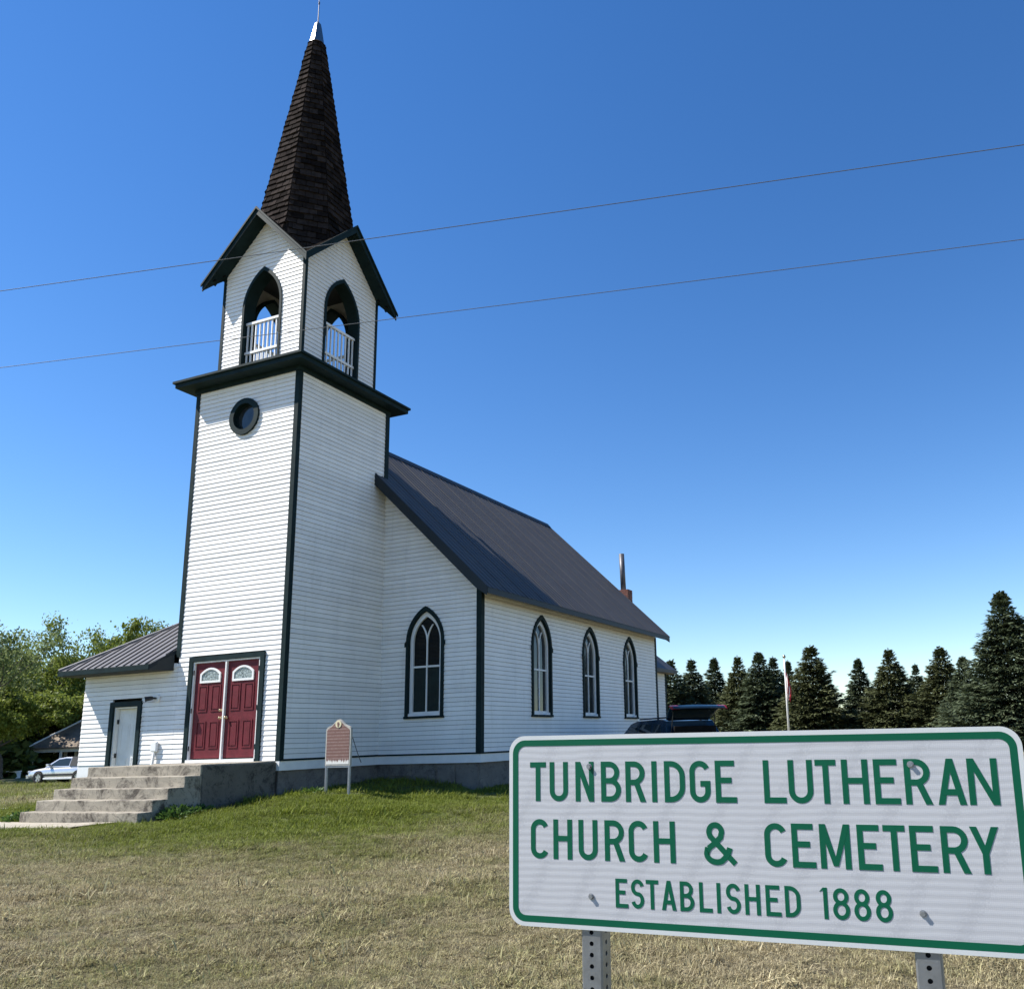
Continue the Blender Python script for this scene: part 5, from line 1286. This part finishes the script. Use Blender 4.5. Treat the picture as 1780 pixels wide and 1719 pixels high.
# ------------------------------------------------------------------ weeds by the steps
def weed(loc, seed, h, spread, n_, label):
    g = np.random.default_rng(seed); P, Dv, Ln, Wd = [], [], [], []
    for k in range(n_):
        a = g.uniform(0, 6.28); r = spread*math.sqrt(g.random()); P.append((r*math.cos(a), r*math.sin(a), g.uniform(0, h)*(1-.5*r/spread))); el = g.uniform(-.1, 1.1); a2 = a+g.normal(0, .7)
        Dv.append((math.cos(a2)*math.cos(el), math.sin(a2)*math.cos(el), math.sin(el))); Ln.append(g.uniform(.05, .12)); Wd.append(g.uniform(.025, .05))
    Dv = unit(np.array(Dv)); Sv = unit(np.cross(Dv, unit(g.normal(0, 1, Dv.shape)+np.array([0, 0, .5]))))
    V, Fc, rn = blades(np.array(P), Dv, Sv, np.array(Ln), np.array(Wd), g.random(n_)); o = link('weed', tri_mesh('weed', V, Fc, rn, 'weed'), None); o.location = loc; tag(o, label, 'plant', 'weeds against the concrete')
weed((.16, -2.45, gz(.16, -2.45)), 5, .24, .30, 420, 'leafy green weed growing against the right side of the steps')
weed((.10, -1.95, gz(.1, -1.95)), 6, .14, .22, 200, 'low weed at the foot of the landing wall')
weed((-3.5, -2.75, gz(-3.5, -2.75)), 8, .20, .30, 300, 'weeds at the left end of the bottom step')
weed((.95, -.02, gz(.95, -.02)), 9, .10, .20, 160, 'small pale weeds left of the brown marker')

# ------------------------------------------------------------------ turf: tufts of real blades
src = bpy.data.collections.new('tuft_kinds')
def tuft(seed, n_, rad, h, lay):
    g = np.random.default_rng(seed); V, Fc, rn = [], [], []
    for k in range(n_):
        a = g.uniform(0, 6.28); r = rad*math.sqrt(g.random()); x, y = r*math.cos(a), r*math.sin(a); b = g.uniform(0, 6.28); ln = h*g.uniform(.45, 1.25); flat = g.random() < lay
        el = g.uniform(.05, .45) if flat else g.uniform(.7, 1.45); w = g.uniform(.0016, .0034); c_, s_ = math.cos(b), math.sin(b); q = len(V); e2 = max(.0, el-g.uniform(.1, .7))
        z0 = g.uniform(0, .012) if flat else -.004
        p1 = (x+c_*math.cos(el)*ln*.5, y+s_*math.cos(el)*ln*.5, z0+math.sin(el)*ln*.5); p2 = (p1[0]+c_*math.cos(e2)*ln*.5, p1[1]+s_*math.cos(e2)*ln*.5, p1[2]+math.sin(e2)*ln*.5)
        V += [(x-s_*w, y+c_*w, z0), (x+s_*w, y-c_*w, z0), (p1[0]-s_*w*.8, p1[1]+c_*w*.8, p1[2]), (p1[0]+s_*w*.8, p1[1]-c_*w*.8, p1[2]), p2]
        Fc += [(q, q+1, q+3), (q, q+3, q+2), (q+2, q+3, q+4)]; rn += [g.random()]*5
    me = tri_mesh('tuft', V, Fc, rn, 'turf_blade'); o = bpy.data.objects.new('tuft', me); src.objects.link(o)
for i in range(5): tuft(40+i, 46, .085, (.040, .044, .048, .056, .036)[i], (.7, .6, .62, .4, .9)[i])
def scatter(name, P, scale, label):
    n_ = len(P); me = bpy.data.meshes.new(name); me.vertices.add(n_); me.vertices.foreach_set('co', P.astype(np.float32).ravel())
    def attr(nm, ty, val): a = me.attributes.new(nm, ty, 'POINT'); a.data.foreach_set('vector' if ty == 'FLOAT_VECTOR' else 'value', val)
    attr('sc', 'FLOAT', scale.astype(np.float32)); attr('green', 'FLOAT', greenness(P[:, 0], P[:, 1]).astype(np.float32))
    rot = np.zeros((n_, 3), np.float32); rot[:, 2] = rng.uniform(0, 6.28, n_); rot[:, :2] = rng.normal(0, .10, (n_, 2)); attr('rot', 'FLOAT_VECTOR', rot.ravel()); attr('pick', 'INT', rng.integers(0, 5, n_).astype(np.int32))
    o = bpy.data.objects.new(name, me); COL.objects.link(o); ng = bpy.data.node_groups.new(name, 'GeometryNodeTree')
    ng.interface.new_socket('Geometry', in_out='INPUT', socket_type='NodeSocketGeometry'); ng.interface.new_socket('Geometry', in_out='OUTPUT', socket_type='NodeSocketGeometry')
    N = ng.nodes.new; gi, go = N('NodeGroupInput'), N('NodeGroupOutput'); ci = N('GeometryNodeCollectionInfo'); ci.inputs['Collection'].default_value = src; ci.inputs['Separate Children'].default_value = True; ci.inputs['Reset Children'].default_value = True
    ip = N('GeometryNodeInstanceOnPoints'); ip.inputs['Pick Instance'].default_value = True
    def na(nm, ty): a = N('GeometryNodeInputNamedAttribute'); a.data_type = ty; a.inputs['Name'].default_value = nm; return next(s_ for s_ in a.outputs if s_.enabled and s_.name == 'Attribute')
    L_ = ng.links.new; L_(gi.outputs[0], ip.inputs['Points']); L_(ci.outputs[0], ip.inputs['Instance']); L_(na('pick', 'INT'), ip.inputs['Instance Index']); L_(na('rot', 'FLOAT_VECTOR'), ip.inputs['Rotation']); L_(na('sc', 'FLOAT'), ip.inputs['Scale']); L_(ip.outputs[0], go.inputs[0])
    md = o.modifiers.new('turf', 'NODES'); md.node_group = ng; tag(o, label, 'grass', kind='stuff'); return o
def sample(r0, r1, dens, a0=-40, a1=62):
    """points in a ring sector round the near part of the lawn"""
    th0, th1 = math.atan2(_f[1], _f[0])-R_(a0), math.atan2(_f[1], _f[0])+R_(a1)
    lo_, hi_ = math.atan2(_f[1], _f[0])-R_(38), math.atan2(_f[1], _f[0])+R_(52)
    area = (hi_-lo_)/2*(r1*r1-r0*r0); n_ = int(area*dens); r = np.sqrt(rng.uniform(r0*r0, r1*r1, n_)); t_ = rng.uniform(lo_, hi_, n_)
    x = CAM[0]+r*np.cos(t_); y = CAM[1]+r*np.sin(t_)
    out = ((x > -W) & (x < .03) & (y > -3.1) & (y < 3.2)) | ((x > NX0) & (x < NX+.03) & (y > D-.03) & (y < 18)) | ((x > AX0) & (x < 0) & (y > -.02) & (y < 5)) | ((x < -.55) & (x > -7.6) & (y > -3.87) & (y < -3.0))
    x, y = x[~out], y[~out]; return np.stack([x, y, ground_z(x, y)], 1)
parts = [(2.2, 7.5, 520, .92), (7.5, 12, 300, 1.05), (12, 18, 150, 1.25), (18, 30, 36, 1.9), (30, 62, 6.0, 3.0)]
PP, SS = [], []
for r0, r1, dn_, sc in parts:
    p = sample(r0, r1, dn_); PP.append(p)
    g_ = greenness(p[:, 0], p[:, 1]); SS.append(sc*rng.uniform(.7, 1.3, len(p))*(.85+.35*g_))
PP = np.concatenate(PP); SS = np.concatenate(SS)
SS *= np.where(rng.random(len(SS)) < np.where(np.hypot(PP[:, 0]-CAM[0], PP[:, 1]-CAM[1]) < 11, .035, .006), rng.uniform(1.5, 2.3, len(SS)), 1.0)*(.75+.5*np.clip(.5+.5*np.sin(PP[:, 0]*2.3+1.7*np.sin(PP[:, 1]*1.9))*np.sin(PP[:, 1]*2.7+1.1*np.sin(PP[:, 0]*1.3)), 0, 1))
scatter('grass', PP, SS, 'short turf, straw-coloured in front and greener by the church')
